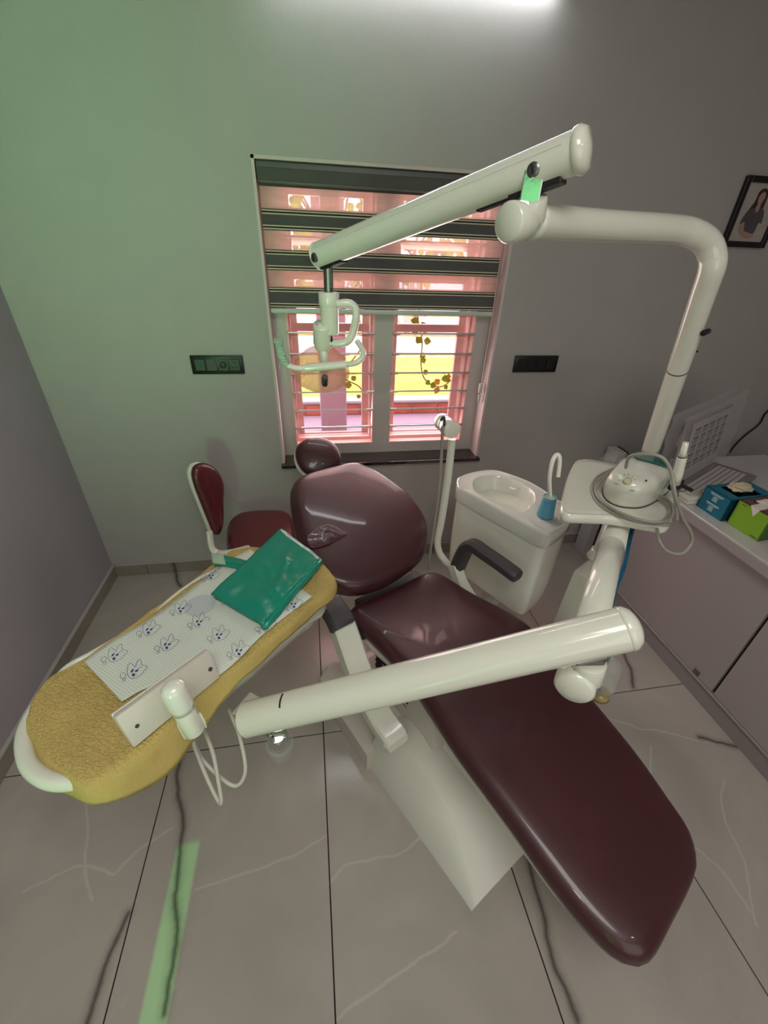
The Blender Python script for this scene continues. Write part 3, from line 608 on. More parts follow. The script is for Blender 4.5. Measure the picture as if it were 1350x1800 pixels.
add('headrest_bar', tube([head_to(-.01, -.02, -.05), back_to(-.02, .27, -.05), back_to(0, .1, -.07)], .014, 10), 'black', chair, True)
# armrests
def sweep_box(prof, u, wd, th, bev=.008):  # profile points (d, z) in the plane u = const, box section
    rings = []; P_ = [V(0, d, z) for d, z in prof]
    P_ = cr(P_, 5); n = len(P_)
    for i, p in enumerate(P_):
        t = (P_[min(i+1, n-1)]-P_[max(i-1, 0)]).normalized(); nn = V(0, -t.z, t.y); tt = th[0]+(th[1]-th[0])*i/(n-1); ww = wd[0]+(wd[1]-wd[0])*i/(n-1)
        e = bev; k = 1
        if i == 0 or i == n-1: k = .86
        sec = [(-ww/2+e, -tt/2), (ww/2-e, -tt/2), (ww/2, -tt/2+e), (ww/2, tt/2-e), (ww/2-e, tt/2), (-ww/2+e, tt/2), (-ww/2, tt/2-e), (-ww/2, -tt/2+e)]
        rings.append([CH(u+x*k, p.y+nn.y*y*k, p.z+nn.z*y*k) for x, y in sec])
    return loft(rings)
add('armrest_pad', sweep_box([(.885, .625), (.93, .65), (.99, .655)], .512, (.085, .08), (.07, .06)), 'dgrey', chair, True, label='dark grey pad of the left armrest')
add('armrest_bracket', sweep_box([(.935, .60), (.915, .60), (.88, .56), (.82, .485), (.74, .41), (.65, .37), (.56, .37)], .522, (.082, .088), (.085, .05)), 'white', chair, True, label='curved white bracket of the left armrest')
add('armrest_pad', [sweep_box([(1.00, .50), (.985, .57), (.965, .635), (.93, .67), (.86, .672), (.78, .672), (.69, .668)], 1.195, (.06, .062), (.062, .05), .012)], 'dgrey', chair, True, label='dark grey bent right armrest')
add('armrest_bracket', sweep_box([(1.01, .52), (.96, .45), (.88, .40), (.8, .38)], 1.185, (.05, .05), (.06, .05)), 'white', chair, True)
# base
def base_ring(d, u0, u1, z0, z1, lean): return [CH(u0, d, z0), CH(u1, d, z0), CH(u1, d, z1*.5), CH(u1-lean, d, z1), CH(u0+lean, d, z1), CH(u0+lean*.35, d, z1*.6)]
add('base_cover', loft([base_ring(.165, .53, 1.10, 0, .010, .02), base_ring(.20, .53, 1.10, 0, .04, .05), base_ring(.34, .525, 1.10, 0, .125, .08), base_ring(.47, .52, 1.10, 0, .185, .085), base_ring(.585, .515, 1.10, 0, .222, .07), base_ring(.66, .512, 1.10, 0, .225, .055), base_ring(.715, .51, 1.10, 0, .19, .04)]), 'plastic', chair, True)
add('cover_ridge', loft([[CH(u, d, z) for u, z in ((.70, 0), (.95, 0), (.95, h), (.93, h+.02), (.74, h+.02), (.70, h))] for d, h in ((.22, .02), (.34, .105), (.47, .178), (.60, .222), (.70, .215))]), 'plastic', chair, True)
add('base_plate', loft([[CH(u, d, z) for u, z in ((.495-.0+e, 0), (1.10-e, 0), (1.10-e, .105), (1.07-e, .125), (.525+e, .125), (.495+e, .105))] for d, e in ((.70, 0), (1.05, 0), (1.10, .015), (1.13, .05))]), 'cream', chair, True)
add('base_block', [obox(CH(.66, .84, .155), UU, DD, ZZ, .16, .26, .07, .012)], 'cream', chair, True)
add('base_screw', cyl(CH(.60, .70, .19), CH(.60, .70, .231), .006, 10), 'steel', chair)
add('lift_column', hexa([CH(.66, .50, .10), CH(1.0, .50, .10), CH(1.0, .78, .10), CH(.66, .78, .10)], [CH(.68, .58, .42), CH(1.02, .58, .42), CH(1.02, .92, .42), CH(.68, .92, .42)], .015), 'cream', chair, True)
add('lift_bellows', [obox(CH(.80, .80, .2+k*.03), UU, DD, ZZ, .26, .22, .02, .006) for k in range(7)], 'blackm', chair)
add('back_bracket', [obox(CH(.86, 1.02, .47), UU, DD, ZZ, .34, .16, .05, .01), obox(CH(.64, .98, .48), UU, DD, ZZ, .05, .12, .06, .01)], 'black', chair, True)

# ---------------------------------------------------------------- operator stool
st = thing('operator_stool', 'maroon operator stool with a white backed tall backrest behind the tray', 'stool', (-.32, 1.86, 0))
sp_ = [(-0.4739,1.8372),(-0.4837,1.9424),(-0.4688,2.0246),(-0.4086,2.0769),(-0.3009,2.0835),(-0.1965,2.0662),(-0.1478,2.001),(-0.1302,1.8758),(-0.1273,1.7002),(-0.1738,1.6157),(-0.2907,1.5998),(-0.4067,1.6436),(-0.4493,1.7242)]
sp_ = [((p[0]), (p[1])) for p in sp_]
add('seat', pillow(sp_, lambda a, b, h: V(a, b, .45+h), .07, .032, .008, 72), 'leather_s', st, 2)
scx = sum(p[0] for p in sp_)/len(sp_); scy = sum(p[1] for p in sp_)/len(sp_)
add('gas_column', cyl((scx, scy, .08), (scx, scy, .42), .025), 'chrome', st, True)
for k in range(5):
    a = k*2*math.pi/5+.3; lg = add('leg', tube([(scx, scy, .10), (scx+.22*math.cos(a), scy+.22*math.sin(a)*.9, .065)], [.022, .015], 10), 'black', st, True)
    add('castor', cyl((scx+.22*math.cos(a)-.012, scy+.22*math.sin(a)*.9, .027), (scx+.22*math.cos(a)+.012, scy+.22*math.sin(a)*.9, .027), .026), 'blackm', lg, True)
kn = V(.80, -.60, .12).normalized(); k0 = Vector((-0.5298,1.8923,0.66)); kx = kn.cross(V(0, 0, 1)).normalized(); ky = kn.cross(kx)
kp = [((V(*p)-k0).dot(kx), (V(*p)-k0).dot(ky)) for p in [(-0.5544,1.8988,0.8565),(-0.5214,1.9397,0.8415),(-0.489,1.9722,0.7875),(-0.4732,1.9772,0.7073),(-0.4824,1.9483,0.6242),(-0.4933,1.914,0.5254),(-0.5103,1.8818,0.4773),(-0.5306,1.8552,0.4797),(-0.5424,1.8538,0.5512),(-0.5609,1.8555,0.6836),(-0.5722,1.859,0.7757),(-0.5715,1.8706,0.8297)]]
def kto(a, b, h): return k0+kx*a+ky*b+kn*h
add('backrest', pillow(kp, kto, .045, .022, .01, 72), 'leather_s', st, 2)
add('backrest_shell', pillow(kp, lambda a, b, h: kto(a, b, h-.034), .026, .012, 0, 60), 'plastic', st, 2)
add('back_bar', tube([(-0.4948,1.663,0.6276), (-0.4937,1.6415,0.5565), (-0.4667,1.6311,0.5292), (-0.3991,1.6229,0.5359), (scx, scy, .40)], .014, 10, 5, flat=1.6), 'plastic', st, True)

# ---------------------------------------------------------------- cuspidor unit
cu = thing('cuspidor_unit', 'white cuspidor cabinet with oval spittoon basin beside the chair', 'cuspidor', (1.2811,2.1663,0.3))
RZ = .845
top_px = [(0.6317,1.6104),(0.661,1.6757),(0.7447,1.7217),(0.8439,1.7373),(0.8994,1.7071),(0.9889,1.5863),(1.0369,1.4137),(1.0611,1.3495),(1.0483,1.3147),(0.9868,1.2569),(0.8811,1.1889),(0.85,1.1925),(0.8221,1.2306),(0.744,1.3699),(0.6612,1.5224),(0.6329,1.5723)]
NB = 96
ot = resample(cr([(p[0], p[1], 0) for p in top_px], 5, True), NB)
oc = sum(ot, Vector())/NB
def scl(pts, s, z, c=None): c = c or oc; return [V(c.x+(p.x-c.x)*s, c.y+(p.y-c.y)*s, z) for p in pts]
bowl_px = [(0.7004,1.5656),(0.7346,1.6454),(0.8041,1.6797),(0.8737,1.6671),(0.9291,1.5979),(0.9533,1.5135),(0.923,1.4353),(0.8766,1.3831),(0.826,1.3566),(0.7792,1.3934),(0.7315,1.4651),(0.707,1.5177)]
ob = cr([(p[0], p[1], 0) for p in bowl_px], 10, True)
bc = sum(ob, Vector())/len(ob)
def angular(pts, c, ref):  # order matched to reference by angle from c
    out = []
    for r in ref:
        a = math.atan2(r.y-bc.y, r.x-bc.x); d = V(math.cos(a), math.sin(a), 0); best = None
        for i in range(len(pts)):
            p, q = pts[i]-c, pts[(i+1) % len(pts)]-c; den = d.x*(q.y-p.y)-d.y*(q.x-p.x)
            if abs(den) < 1e-9: continue
            t = (p.x*(q.y-p.y)-p.y*(q.x-p.x))/den; s = (p.x*d.y-p.y*d.x)/den
            if t > 0 and -1e-6 <= s <= 1.000001: best = t
        out.append(c+d*(best or .05))
    return out
ob = angular(ob, bc, ot)
# rim: outer skirt, rounded lip, flat top, basin
rings = [scl(ot, .985, RZ-.075), scl(ot, 1.0, RZ-.07), scl(ot, 1.0, RZ-.012), scl(ot, .992, RZ-.003), scl(ot, .975, RZ), scl(ot, .95, RZ-.004)]
for s, dz in ((1.05, -.004), (1.01, -.010), (.97, -.035), (.90, -.075), (.76, -.10), (.4, -.112), (.1, -.116)): rings.append(scl(ob, s, RZ+dz, bc))
add('rim_and_basin', loft(rings), 'ceramic', cu, True)
bot = V(1.0222, 1.3023, 0)
body = [scl(ot, s, z) for s, z in ((.955, RZ-.073), (.955, RZ-.10), (.955, .65), (.95, .50), (.94, .42), (.92, .39), (.88, .385))]
add('body', loft(body), 'white', cu, True)
add('seam', ribbon([p+V(0, 0, 0) for p in scl(ot, .951, .735)], .0018, True, (0, 0, 1)), 'greyink', cu)
add('basin_drain', lathe([(.016, -.120+RZ), (.016, RZ-.110), (.010, RZ-.108)], (bc.x, bc.y, 0), seg=16), 'chrome', cu, True)
add('water_jet', tube([V(*(0.9176,1.5546,0.845))+V(0, 0, -.01), V(*(0.8673,1.5056,0.86)), V(*(0.8582,1.5352,0.85))], .005, 8, 4), 'ceramic', cu, True)
add('spout', tube([(0.7238,1.042,1.0995),(0.6978,1.0321,1.1705),(0.698,1.0396,1.2201),(0.7127,1.0491,1.2393),(0.7202,1.0397,1.2266),(0.7236,1.0297,1.1743)], .0065, 10, 5), 'white', cu, True)
add('mount_arm', tube([(oc.x, oc.y, .42), (oc.x, oc.y, .20), tuple(CH(1.05, .95, .16))], .05, 12), 'white', cu, True)
cpb = Vector((0.91,1.3078,0.845))
cp = thing('cup', 'light blue tapered cup standing on the cuspidor rim', 'cup', tuple(cpb))
add('wall', lathe([(.020, .0), (.0325, .0), (.0335, .004), (.0295, .04), (.0265, .075), (.0265, .088), (.0250, .088), (.0245, .080)], cpb, seg=28), 'pale', cp, 2)
add('lid', lathe([(.0248, .078), (.0246, .0845), (.018, .083), (.004, .082)], cpb, seg=24), 'cupin', cp, 2)

# suction hose stand behind the backrest
sh = thing('hose_stand', 'white bent pole with a round holder head between backrest and cuspidor', 'hose stand', (.6, 1.65, .0))
YY = 1.65
add('pole', tube([W_ for W_ in [(0.566,1.5643,1.0823),(0.5652,1.5546,0.8784),(0.5538,1.538,0.6796),(0.5448,1.53,0.589),(0.5552,1.5155,0.5318),(0.5824,1.4958,0.4898),(0.619,1.4894,0.4528)]], .0165, 14, 5), 'white', sh, True)
hc = Vector((0.5396,1.5798,1.1366)); hax = (Vector((0.5464,1.5096,1.1414))-Vector((0.5312,1.6524,1.1351))).normalized()
add('holder_head', [cyl(hc-hax*.062, hc-hax*.022, .034, 24, .1), cyl(hc-hax*.021, hc+hax*.0, .034, 24, .05), cyl(hc+hax*.001, hc+hax*.06, .035, 24, .06)], 'white', sh, True)
hook = add('hook', tube([(0.4997,1.5391,1.1741),(0.5085,1.5352,1.1893),(0.5123,1.5298,1.1631),(0.5155,1.5469,1.1157)], .006, 8, 4), 'dgrey', sh, True)
sh2 = thing('suction_hose', 'grey suction hose hanging from the holder head behind the chair', 'hose', (0.5219,1.5676,1.1123))
add('hose', tube([(0.505,1.5249,1.1533),(0.5179,1.5365,1.0246),(0.5176,1.5134,0.8752),(0.5117,1.5027,0.7062),(0.503,1.4908,0.572),(0.5024,1.4883,0.4548)], .0065, 8, 5), 'hose', sh2, True)

# ---------------------------------------------------------------- post box, post, side table
un = thing('dental_unit', 'white dental unit with floor box, post and the big arm crossing the chair', 'dental unit', (1.5544,1.5822,0.1))
bxp = [(1.0364,1.1999,0.634),(1.1438,1.2635,0.634),(1.2459,1.1669,0.634),(1.1046,1.0665,0.634)]
bb4 = [V(p[0]-.01, p[1]+.01, 0) for p in bxp]
add('floor_box', hexa([V(bxp[0][0]-.03, bxp[0][1]-.0, 0), V(bxp[3][0]-.03, bxp[3][1]-.04, 0), V(bxp[2][0]+.01, bxp[2][1]-.02, 0), V(bxp[1][0], bxp[1][1], 0)],
    [V(*bxp[0]), V(*bxp[3]), V(*bxp[2]), V(*bxp[1])], .012), 'white', un, True)
pb = Vector((1.1885,1.2632,0.63))
add('collar', lathe([(.047, 0), (.047, .012), (.038, .03), (.036, .045)], pb+V(0, 0, .003), seg=28), 'white', un, 2)
add('post', cyl(pb+V(0, 0, .0), V(pb.x+.005, pb.y-.005, 1.045), .031, 28, .05), 'white', un, True)
add('blue_tap', [cyl(pb+V(.05, -.03, .0), pb+V(.05, -.03, .02), .012, 12)], 'plastic', un)
tb = thing('side_table', 'white rounded side table carrying the scaler on the unit post', 'table', (1.1, 1.2, 1.04))
TZ = 1.085
tpx = [(0.737,0.9919),(0.772,1.0476),(0.8709,1.1891),(0.9559,1.2928),(1.0028,1.324),(1.0565,1.3141),(1.1262,1.2576),(1.2121,1.1833),(1.2272,1.1114),(1.1602,1.011),(1.0718,0.9161),(1.0111,0.8665),(0.9727,0.8799),(0.8757,0.9278),(0.7583,0.9502),(0.7337,0.9625)]
def tto(a, b, h): return V(a, b, TZ-.018+h)
ttp = add('table_top', pillow(tpx, tto, .036, .010, 0, 90), 'white', tb, 2)
P2 = resample(cr([(p[0], p[1], 0) for p in tpx], 8, True), 90); c2 = sum(P2, Vector())/90
add('raised_rim', ribbon([V(c2.x+(p.x-c2.x)*.965, c2.y+(p.y-c2.y)*.965, TZ+.0012) for p in P2], .004, True), 'plastic', ttp)
# scaler
sc_ = thing('scaler', 'white domed ultrasonic scaler with teal visor and round dial on the side table', 'scaler', (1.0278,1.0434,1.085))
lo = [(0.9405,1.0885,1.095),(0.9103,1.0306,1.095),(0.9167,0.987,1.095),(0.953,0.9659,1.095),(1.0072,0.967,1.095),(1.0877,1.0049,1.095),(1.1792,1.0646,1.095),(1.239,1.1255,1.095),(1.2355,1.1887,1.095),(1.1751,1.2323,1.095),(1.0734,1.2039,1.095),(0.9923,1.1408,1.095)]
hi = [(0.8976,1.0269,1.175),(0.8944,0.9969,1.175),(0.9001,0.9671,1.175),(0.9208,0.9438,1.175),(0.9567,0.9367,1.175),(1.0073,0.9528,1.175),(1.0764,0.9944,1.175),(1.1167,1.0381,1.175),(1.1333,1.1048,1.175),(1.0923,1.1493,1.175),(1.02,1.1328,1.175),(0.9506,1.0783,1.175)]
hi2 = [(0.9477,1.0599,1.192),(0.9391,1.0282,1.192),(0.9381,0.9972,1.192),(0.9529,0.9732,1.192),(0.9779,0.9634,1.192),(1.0173,0.9745,1.192),(1.0563,0.9937,1.192),(1.0818,1.0149,1.192),(1.0889,1.0639,1.192),(1.0559,1.1016,1.192),(0.999,1.0979,1.192),(0.972,1.0829,1.192)]
L1 = resample(cr(lo, 6, True), 60); L2 = resample(cr(hi, 6, True), 60); L3 = resample(cr(hi2, 6, True), 60)
cc = sum(L3, Vector())/60
rg = [[p+V(0, 0, -.008) for p in L1], L1]
for t in (.33, .66): rg.append([a.lerp(b, t)+(a-cc).normalized()*.004*math.sin(t*3.14) for a, b in zip(L1, L2)])
rg += [L2, [a.lerp(b, .5)+V(0, 0, .002) for a, b in zip(L2, L3)], L3, [p.lerp(cc, .3)+V(0, 0, .003) for p in L3], [p.lerp(cc, .7)+V(0, 0, .005) for p in L3], [p.lerp(cc, .97)+V(0, 0, .006) for p in L3]]
add('housing', loft(rg), 'white', sc_, 2)
add('base_gasket', loft([[V(p.x+(p.x-cc.x)*.01, p.y+(p.y-cc.y)*.01, TZ+.0005) for p in L1], [V(p.x+(p.x-cc.x)*.01, p.y+(p.y-cc.y)*.01, TZ+.003) for p in L1]]), 'black', sc_)
vz = [V(*p) for p in [(1.0172,1.121,1.199),(1.0686,1.1166,1.199),(1.1079,1.0862,1.199),(1.1145,1.051,1.199),(1.0778,1.009,1.199),(1.0505,1.04,1.199),(1.0186,1.0723,1.199)]]
add('visor', loft([vz, [p+V(0, 0, .005) for p in vz]]), 'tealglass', sc_, True)
dn = V(-.35, -.62, .70).normalized(); dpos = Vector((0.9108,0.9693,1.1809))
dx = dn.cross(V(0, 0, 1)).normalized()*-1; dy = dn.cross(dx)
if dy.z < 0: dy = -dy
# place dial on the housing: march along view ray handled by baking a depth just proud of the shell
add('dial', lathe([(.0125, -.012), (.0125, .006), (.011, .009), (.003, .0095)], dpos, dn, 24), 'knob', sc_, 2)
dgm = lambda a, b: Matrix.Translation(dpos+dx*a+dy*b-dn*.0) @ Matrix((dx, dy, dn)).transposed().to_4x4()
marks = []
for k in range(9):
    t = math.radians(215-k*32); marks.append(text_geo(str(k+1), .0065, dgm(.021*math.cos(t), .021*math.sin(t)), .0004))
add('dial_numbers', marks+[text_geo('MIN', .0065, dgm(-.027, -.014)), text_geo('MAX', .0065, dgm(.018, -.026)), text_geo('●', .008, dgm(.05, .012))], 'ink', sc_)
add('clip', obox((1.0862,0.9693,1.16), (1, .5, 0), (-.5, 1, 0), (0, 0, 1), .045, .026, .03, .004), 'blackm', sc_, True)
add('clip_arm', tube([(1.0993,0.9754,1.16), (1.1465,0.9632,1.14)], .006, 8), 'black', sc_)
hpc = thing('scaler_handpiece', 'pale scaler handpiece standing upright in the clip of the scaler', 'handpiece', (1.0767,0.9589,1.17))
a_, b_ = Vector((0.9974,0.8933,1.2093)), Vector((0.964,0.8852,1.3375))
add('handle', lathe([(.0125, 0), (.0130, .03), (.0120, .085), (.0115, .09)], a_, b_-a_, 18), 'white', hpc, 2)
L_ = (b_-a_).length
add('black_ring', lathe([(.0120, .090), (.0120, .092)], a_, b_-a_, 18), 'black', hpc)
add('nose', lathe([(.0115, .0921), (.0075, .105), (.0070, L_)], a_, b_-a_, 18), 'white', hpc, 2)
# hoses on the side table
hs = sc_
zc = 1.091
for _t in [tube([(1.1428,1.2513,1.092),(1.0693,1.2197,1.092),(0.9705,1.1659,1.092),(0.898,1.0825,1.092),(0.8657,0.9974,1.092),(0.8765,0.9327,1.092),(0.9085,0.8855,1.092),(0.958,0.865,1.092),(1.0117,0.862,1.092),(1.0974,0.9215,1.0567),(1.0705,0.934,1.1249),(1.0198,0.9255,1.1909)], .0042, 8, 5),
    tube([(1.0931,1.2115,1.0995),(1.0085,1.1739,1.0995),(0.925,1.1057,1.0995),(0.8777,1.0261,1.0995),(0.872,0.9637,1.0995),(0.8874,0.9039,1.0995),(0.9236,0.8724,1.0995),(0.9726,0.864,1.0995),(1.0304,0.8977,1.0995),(1.0678,0.9429,1.0995),(1.0732,0.9841,1.0995),(1.0574,1.0002,1.0995)], .0042, 8, 5),
    tube([(1.1273,1.2118,1.107),(1.0091,1.1589,1.107),(0.9397,1.1064,1.107),(0.8841,1.0492,1.107),(0.8649,0.9861,1.107),(0.8751,0.9249,1.107),(0.9062,0.8779,1.107),(0.9578,0.8542,1.107),(1.0134,0.8722,1.107),(1.0628,0.9244,1.107),(1.0793,0.9707,1.107),(1.0688,1.0006,1.107)], .0042, 8, 5)]: add('cord_loop', _t, 'hose', hs, True)
add('hanging_cord', tube([(0.8915,0.9714,1.2258),(0.8602,0.9377,1.2768),(0.8731,0.9026,1.3007),(0.9012,0.8737,1.3012),(0.9225,0.8484,1.2678),(0.9281,0.8169,1.2199),(0.9868,0.8177,1.144),(1.0324,0.8141,1.0952),(1.0496,0.8104,1.0567),(1.0206,0.7993,1.0309),(0.9792,0.8105,1.0364),(0.9585,0.8314,1.0632),(0.9956,0.8876,1.068)], .0046, 10, 6), 'hose', hs, True)
bh = thing('blue_hose', 'pair of dark blue hoses hanging beneath the side table', 'hose', (0.9117,0.8932,1.05))
add('hose', tube([(1.0594,1.0273,0.9855),(1.0241,0.9833,0.944),(0.9695,0.9096,0.8877),(0.9235,0.8643,0.8598),(0.8835,0.8146,0.8267)], .0045, 8, 5), 'bluet', bh, True)
add('hose', tube([(1.0499,1.0288,0.9852),(1.0263,0.9963,0.9462),(0.9819,0.9304,0.9052),(0.9322,0.8801,0.8495),(0.8923,0.8327,0.8201)], .004, 8, 5), 'bluet', bh, True)

# ---------------------------------------------------------------- lamp pole, lamp arm, operating lamp
lpn = thing('operating_light', 'white operating light with bent pole, spring arm and peach reflector before the window', 'lamp', (1.313,1.3338,1.085))
p0, p1, p2, p3 = Vector((1.3352,1.365,1.09)), Vector((1.1763,1.2029,1.4646)), Vector((1.1337,1.2112,1.7289)), Vector((0.3913,0.9211,1.7924))
e1 = Vector((1.1216,1.2162,1.7898))
path = [p0, p0.lerp(p1, .5), p1, p1.lerp(p2, .6), p2]
bend = cr([p2, Vector((1.1165,1.2171,1.7803)), Vector((1.0511,1.2006,1.8013)), Vector((0.9547,1.1636,1.8093))], 8)
E_ = Vector((1.0661,1.1251,1.7249)); p1 = p0.lerp(E_, .55)
add('tube', tube(cr([p0, p0.lerp(E_, .5), p0.lerp(E_, .9), E_, Vector((1.0553,1.1294,1.7566)), Vector((1.0269,1.1352,1.7857)), Vector((0.9736,1.1314,1.802)), Vector((0.8984,1.1185,1.807)), Vector((0.6514,1.0407,1.8015)), Vector((0.4534,0.9553,1.7982))], 8), .0315, 28, cap=True), 'white', lpn, 2)
dcap = (p3-Vector((0.4534,0.9553,1.7982))).normalized()
add('end_cap', lathe([(.0325, -.05), (.0345, -.045), (.0345, .0), (.030, .005), (.004, .006)], p3, dcap, 32), 'white', lpn, 2)
add('joint_ring', tube([p1, p0.lerp(E_, .556)], .0322, 28), 'steel', lpn)
add('pin', [cyl(p1+V(.03, -.01, .06), p1+V(.036, -.012, .06), .003, 8)], 'black', lpn)
add('brake_knob', cyl(Vector((1.1365,1.1423,1.5651)), Vector((1.1705,1.1621,1.5685)), .008, 14), 'black', lpn, True)
pz = Vector((0.4378,0.9364,1.8299))
add('socket', cyl(Vector((0.4469,0.9446,1.7984)), Vector((0.4363,0.9326,1.833)), .027, 28, .1), 'white', lpn, True)
arm = lpn
A0, A1 = Vector((0.4852,0.8985,1.8973)), Vector((0.0438,1.3718,1.7207))
ad = (A1-A0).normalized()
add('arm_tube', tube([A0, A1], .0335, 32, cap=True), 'white', arm, True)
add('end_cap', lathe([(.0335, 0), (.037, .002), (.037, .012), (.030, .022), (.004, .026)], A0, -ad, 32), 'white', arm, 2)
add('end_plate', lathe([(.0335, 0), (.036, .001), (.035, .006), (.004, .010)], A1, ad, 32), 'white', arm, 2)
side = ad.cross(V(0, 0, 1)).normalized()
if side.y > 0: side = -side
dwn = side.cross(ad).normalized()
if dwn.z > 0: dwn = -dwn
for nm, pa in (('pivot_bolt', A0.lerp(A1, .095)), ('pivot_bolt', A0.lerp(A1, .985))):
    q = pa+side*.0325+dwn*.008; bo = add(nm, lathe([(.0115, -.004), (.0115, .002), (.008, .004), (.001, .004)], q, side, 20), 'steel', arm, True)
    add('bolt_slot', obox(q+side*.0045, ad, dwn, side, .004, .014, .001), 'black', bo)
for k, (t0, t1, off) in enumerate(((.02, .30, .012), (.02, .30, .018))):
    add('groove', tube([A0.lerp(A1, t0)+side*.0315-dwn*off*.7, A0.lerp(A1, .98)+side*.0315-dwn*off*.7], .0012, 6), 'ceramic', arm)
add('slot', obox(A0.lerp(A1, .16)+dwn*.0325, ad, side, dwn, .17, .022, .006, .002), 'blackm', arm)
br = add('pivot_bracket', obox(Vector((0.4326,0.9379,1.8496)), (.90, -.43, 0), (.43, .90, 0), (0, 0, 1), .036, .034, .050, .002), 'chrome', arm)
add('pivot_plate', obox(A0.lerp(A1, .105)+dwn*.033, ad, side, dwn, .10, .034, .012, .002), 'black', arm)
add('slot', obox(A1-ad*.045+dwn*.0325, ad, side, dwn, .08, .03, .008, .002), 'blackm', arm)
lm = lpn
def LP(x, y, dd=0): return Vector(LPT[(x, y)]) if dd == 0 else Vector(LPT[(x, y)])
z0 = Vector((0.0647,1.3632,1.7039))
def DN(h): return z0-V(0, 0, h)
add('neck', [tube([DN(-.01), DN(.075)], .013, 16), tube([DN(-.01)+V(.009, -.012, 0), DN(.06)+V(.009, -.012, 0)], .004, 8)], 'steel', lm, True)
add('head_sleeve', lathe([(.010, -.072), (.029, -.072), (.030, -.074), (.030, -.105), (.0285, -.108), (.0270, -.112), (.0270, -.182), (.024, -.186), (.005, -.186)], z0, (0, 0, 1), 28), 'white', lm, 2)
add('cable', tube([DN(.186)+V(.002, -.004, 0), DN(.20)+V(.004, -.006, 0), DN(.218)+V(.004, -.006, 0)], .004, 8), 'black', lm)
j0 = [(0.0863,1.3481,1.6016),(0.119,1.3445,1.6055),(0.1388,1.3454,1.5939),(0.1418,1.3426,1.5715),(0.1342,1.3522,1.5279),(0.1183,1.3508,1.5023),(0.0892,1.3563,1.493),(0.0639,1.3668,1.4926)]
add('bent_arm', tube(j0, .0115, 14, 6), 'white', lm, True)
kz = Vector((0.0423,1.3698,1.5099))
fn = V(0, -.42, .91)
add('lamp_joint', [lathe([(.004, .040), (.027, .040), (.0275, .037), (.0285, -.020), (.024, -.038), (.014, -.055)], kz, fn, 28)], 'white', lm, 2)
add('joint_screw', [cyl(kz+fn*.0395+V(x, 0, 0)+V(0, -.01*0, 0), kz+fn*.0412+V(x, 0, 0), .0022, 8) for x in (-.015, 0, .015)], 'black', lm)
add('stem', tube([kz-fn*.03, Vector((0.0455,1.3561,1.4328)), Vector((0.0432,1.3567,1.3767))], .013, 14), 'plastic', lm, True)
add('stem_knob', cyl(Vector((0.0422,1.3047,1.4077)), Vector((0.0418,1.3224,1.3789)), .010, 12), 'steel', lm, True)
add('cross_bar', tube([Vector((-0.0142,1.3278,1.4277)), Vector((0.1074,1.3136,1.4406))], .0125, 16), 'white', lm, True)
hh = add('handle', tube([(-0.0074,1.3267,1.4279),(-0.0429,1.3221,1.4292),(-0.0704,1.3225,1.4407),(-0.0823,1.3382,1.4619),(-0.0895,1.3684,1.4884)], .0085, 12, 6), 'white', lm, True)
h2 = add('handle', tube([(0.104,1.3141,1.4405),(0.1356,1.3012,1.4483),(0.1568,1.307,1.4635),(0.1594,1.3293,1.4804),(0.1466,1.3561,1.4999)], .0085, 12, 6), 'white', lm, True)
wr = [Vector(p) for p in [(-0.0705,1.3216,1.4393),(-0.0824,1.3373,1.4604),(-0.0862,1.3498,1.479),(-0.0907,1.3732,1.4956)]]
wp_ = cr(wr, 8)
add('tape_wrap', [tube([p+V(random.uniform(-.002, .002), 0, 0), p+V(.0, 0, .009)], .0128+random.uniform(-.001, .002), 10) for p in wp_[::3]]+[tube([wr[0]+V(0, -.008, 0), wr[0]+V(-.006, -.01, -.03), wr[0]+V(-.002, -.01, -.045)], .0015, 5), tube([wr[1]+V(0, -.008, 0), wr[1]+V(-.012, -.012, -.04)], .0015, 5)], 'velcro', hh, True)
# reflector: shallow dish facing down and away
rc = Vector((0.037,1.4148,1.3907)); rn = V(.02, .42, -.90).normalized()
dish = []
for r, h in ((.094, 0), (.096, -.004), (.088, -.034), (.068, -.058), (.042, -.070), (.012, -.075)): dish.append((r, h))
add('reflector', shell(lathe(dish, rc, rn, 40, .95), .002), 'lampshade', lm, 2)
add('reflector_facets', [ribbon([rc+rn*.002+V(math.cos(a)*.07, 0, 0)+V(0, math.sin(a)*.085, 0), rc+rn*(-.03)+V(math.cos(a)*.05, 0, 0)+V(0, math.sin(a)*.06, 0)], .002, False, (0, 1, 0)) for a in [k*math.pi/6 for k in range(12)]], 'pinkf', lm)

# ---------------------------------------------------------------- lower arm, big tray arm
la = un
q0 = Vector((1.0179,1.0579,0.9988)); q1 = Vector((0.496,0.462,0.9988))
da = (q1-q0).normalized()
add('arm_tube', tube([q0, q1-da*.02], .036, 32), 'white', la, 2)
add('sleeve', tube([q0, q0+da*.22], .0372, 32), 'plastic', la, 2)
add('end_cap', lathe([(.036, -.035), (.0395, -.030), (.0395, .006), (.034, .012), (.004, .013)], q1, da, 36), 'white', la, 2)
add('socket', cyl(Vector((0.526,0.4729,1.0059)), Vector((0.5196,0.4763,1.0564)), .033, 28, .1), 'white', la, True)
ba = un
B0_, B1_ = Vector((0.545,0.4594,1.1596)), Vector((-0.1948,0.6236,0.7787))
bd = (B1_-B0_).normalized()
add('arm_tube', tube([B0_, B1_], [.0405, .0405], 40), 'white', ba, True)
add('end_cap', lathe([(.0405, 0), (.0415, .001), (.0405, .010), (.033, .021), (.018, .028), (.002, .030)], B0_, -bd, 36), 'white', ba, 2)
add('end_cap', lathe([(.0405, 0), (.041, .001), (.037, .008), (.025, .012), (.002, .014)], B1_, bd, 36), 'white', ba, 2)
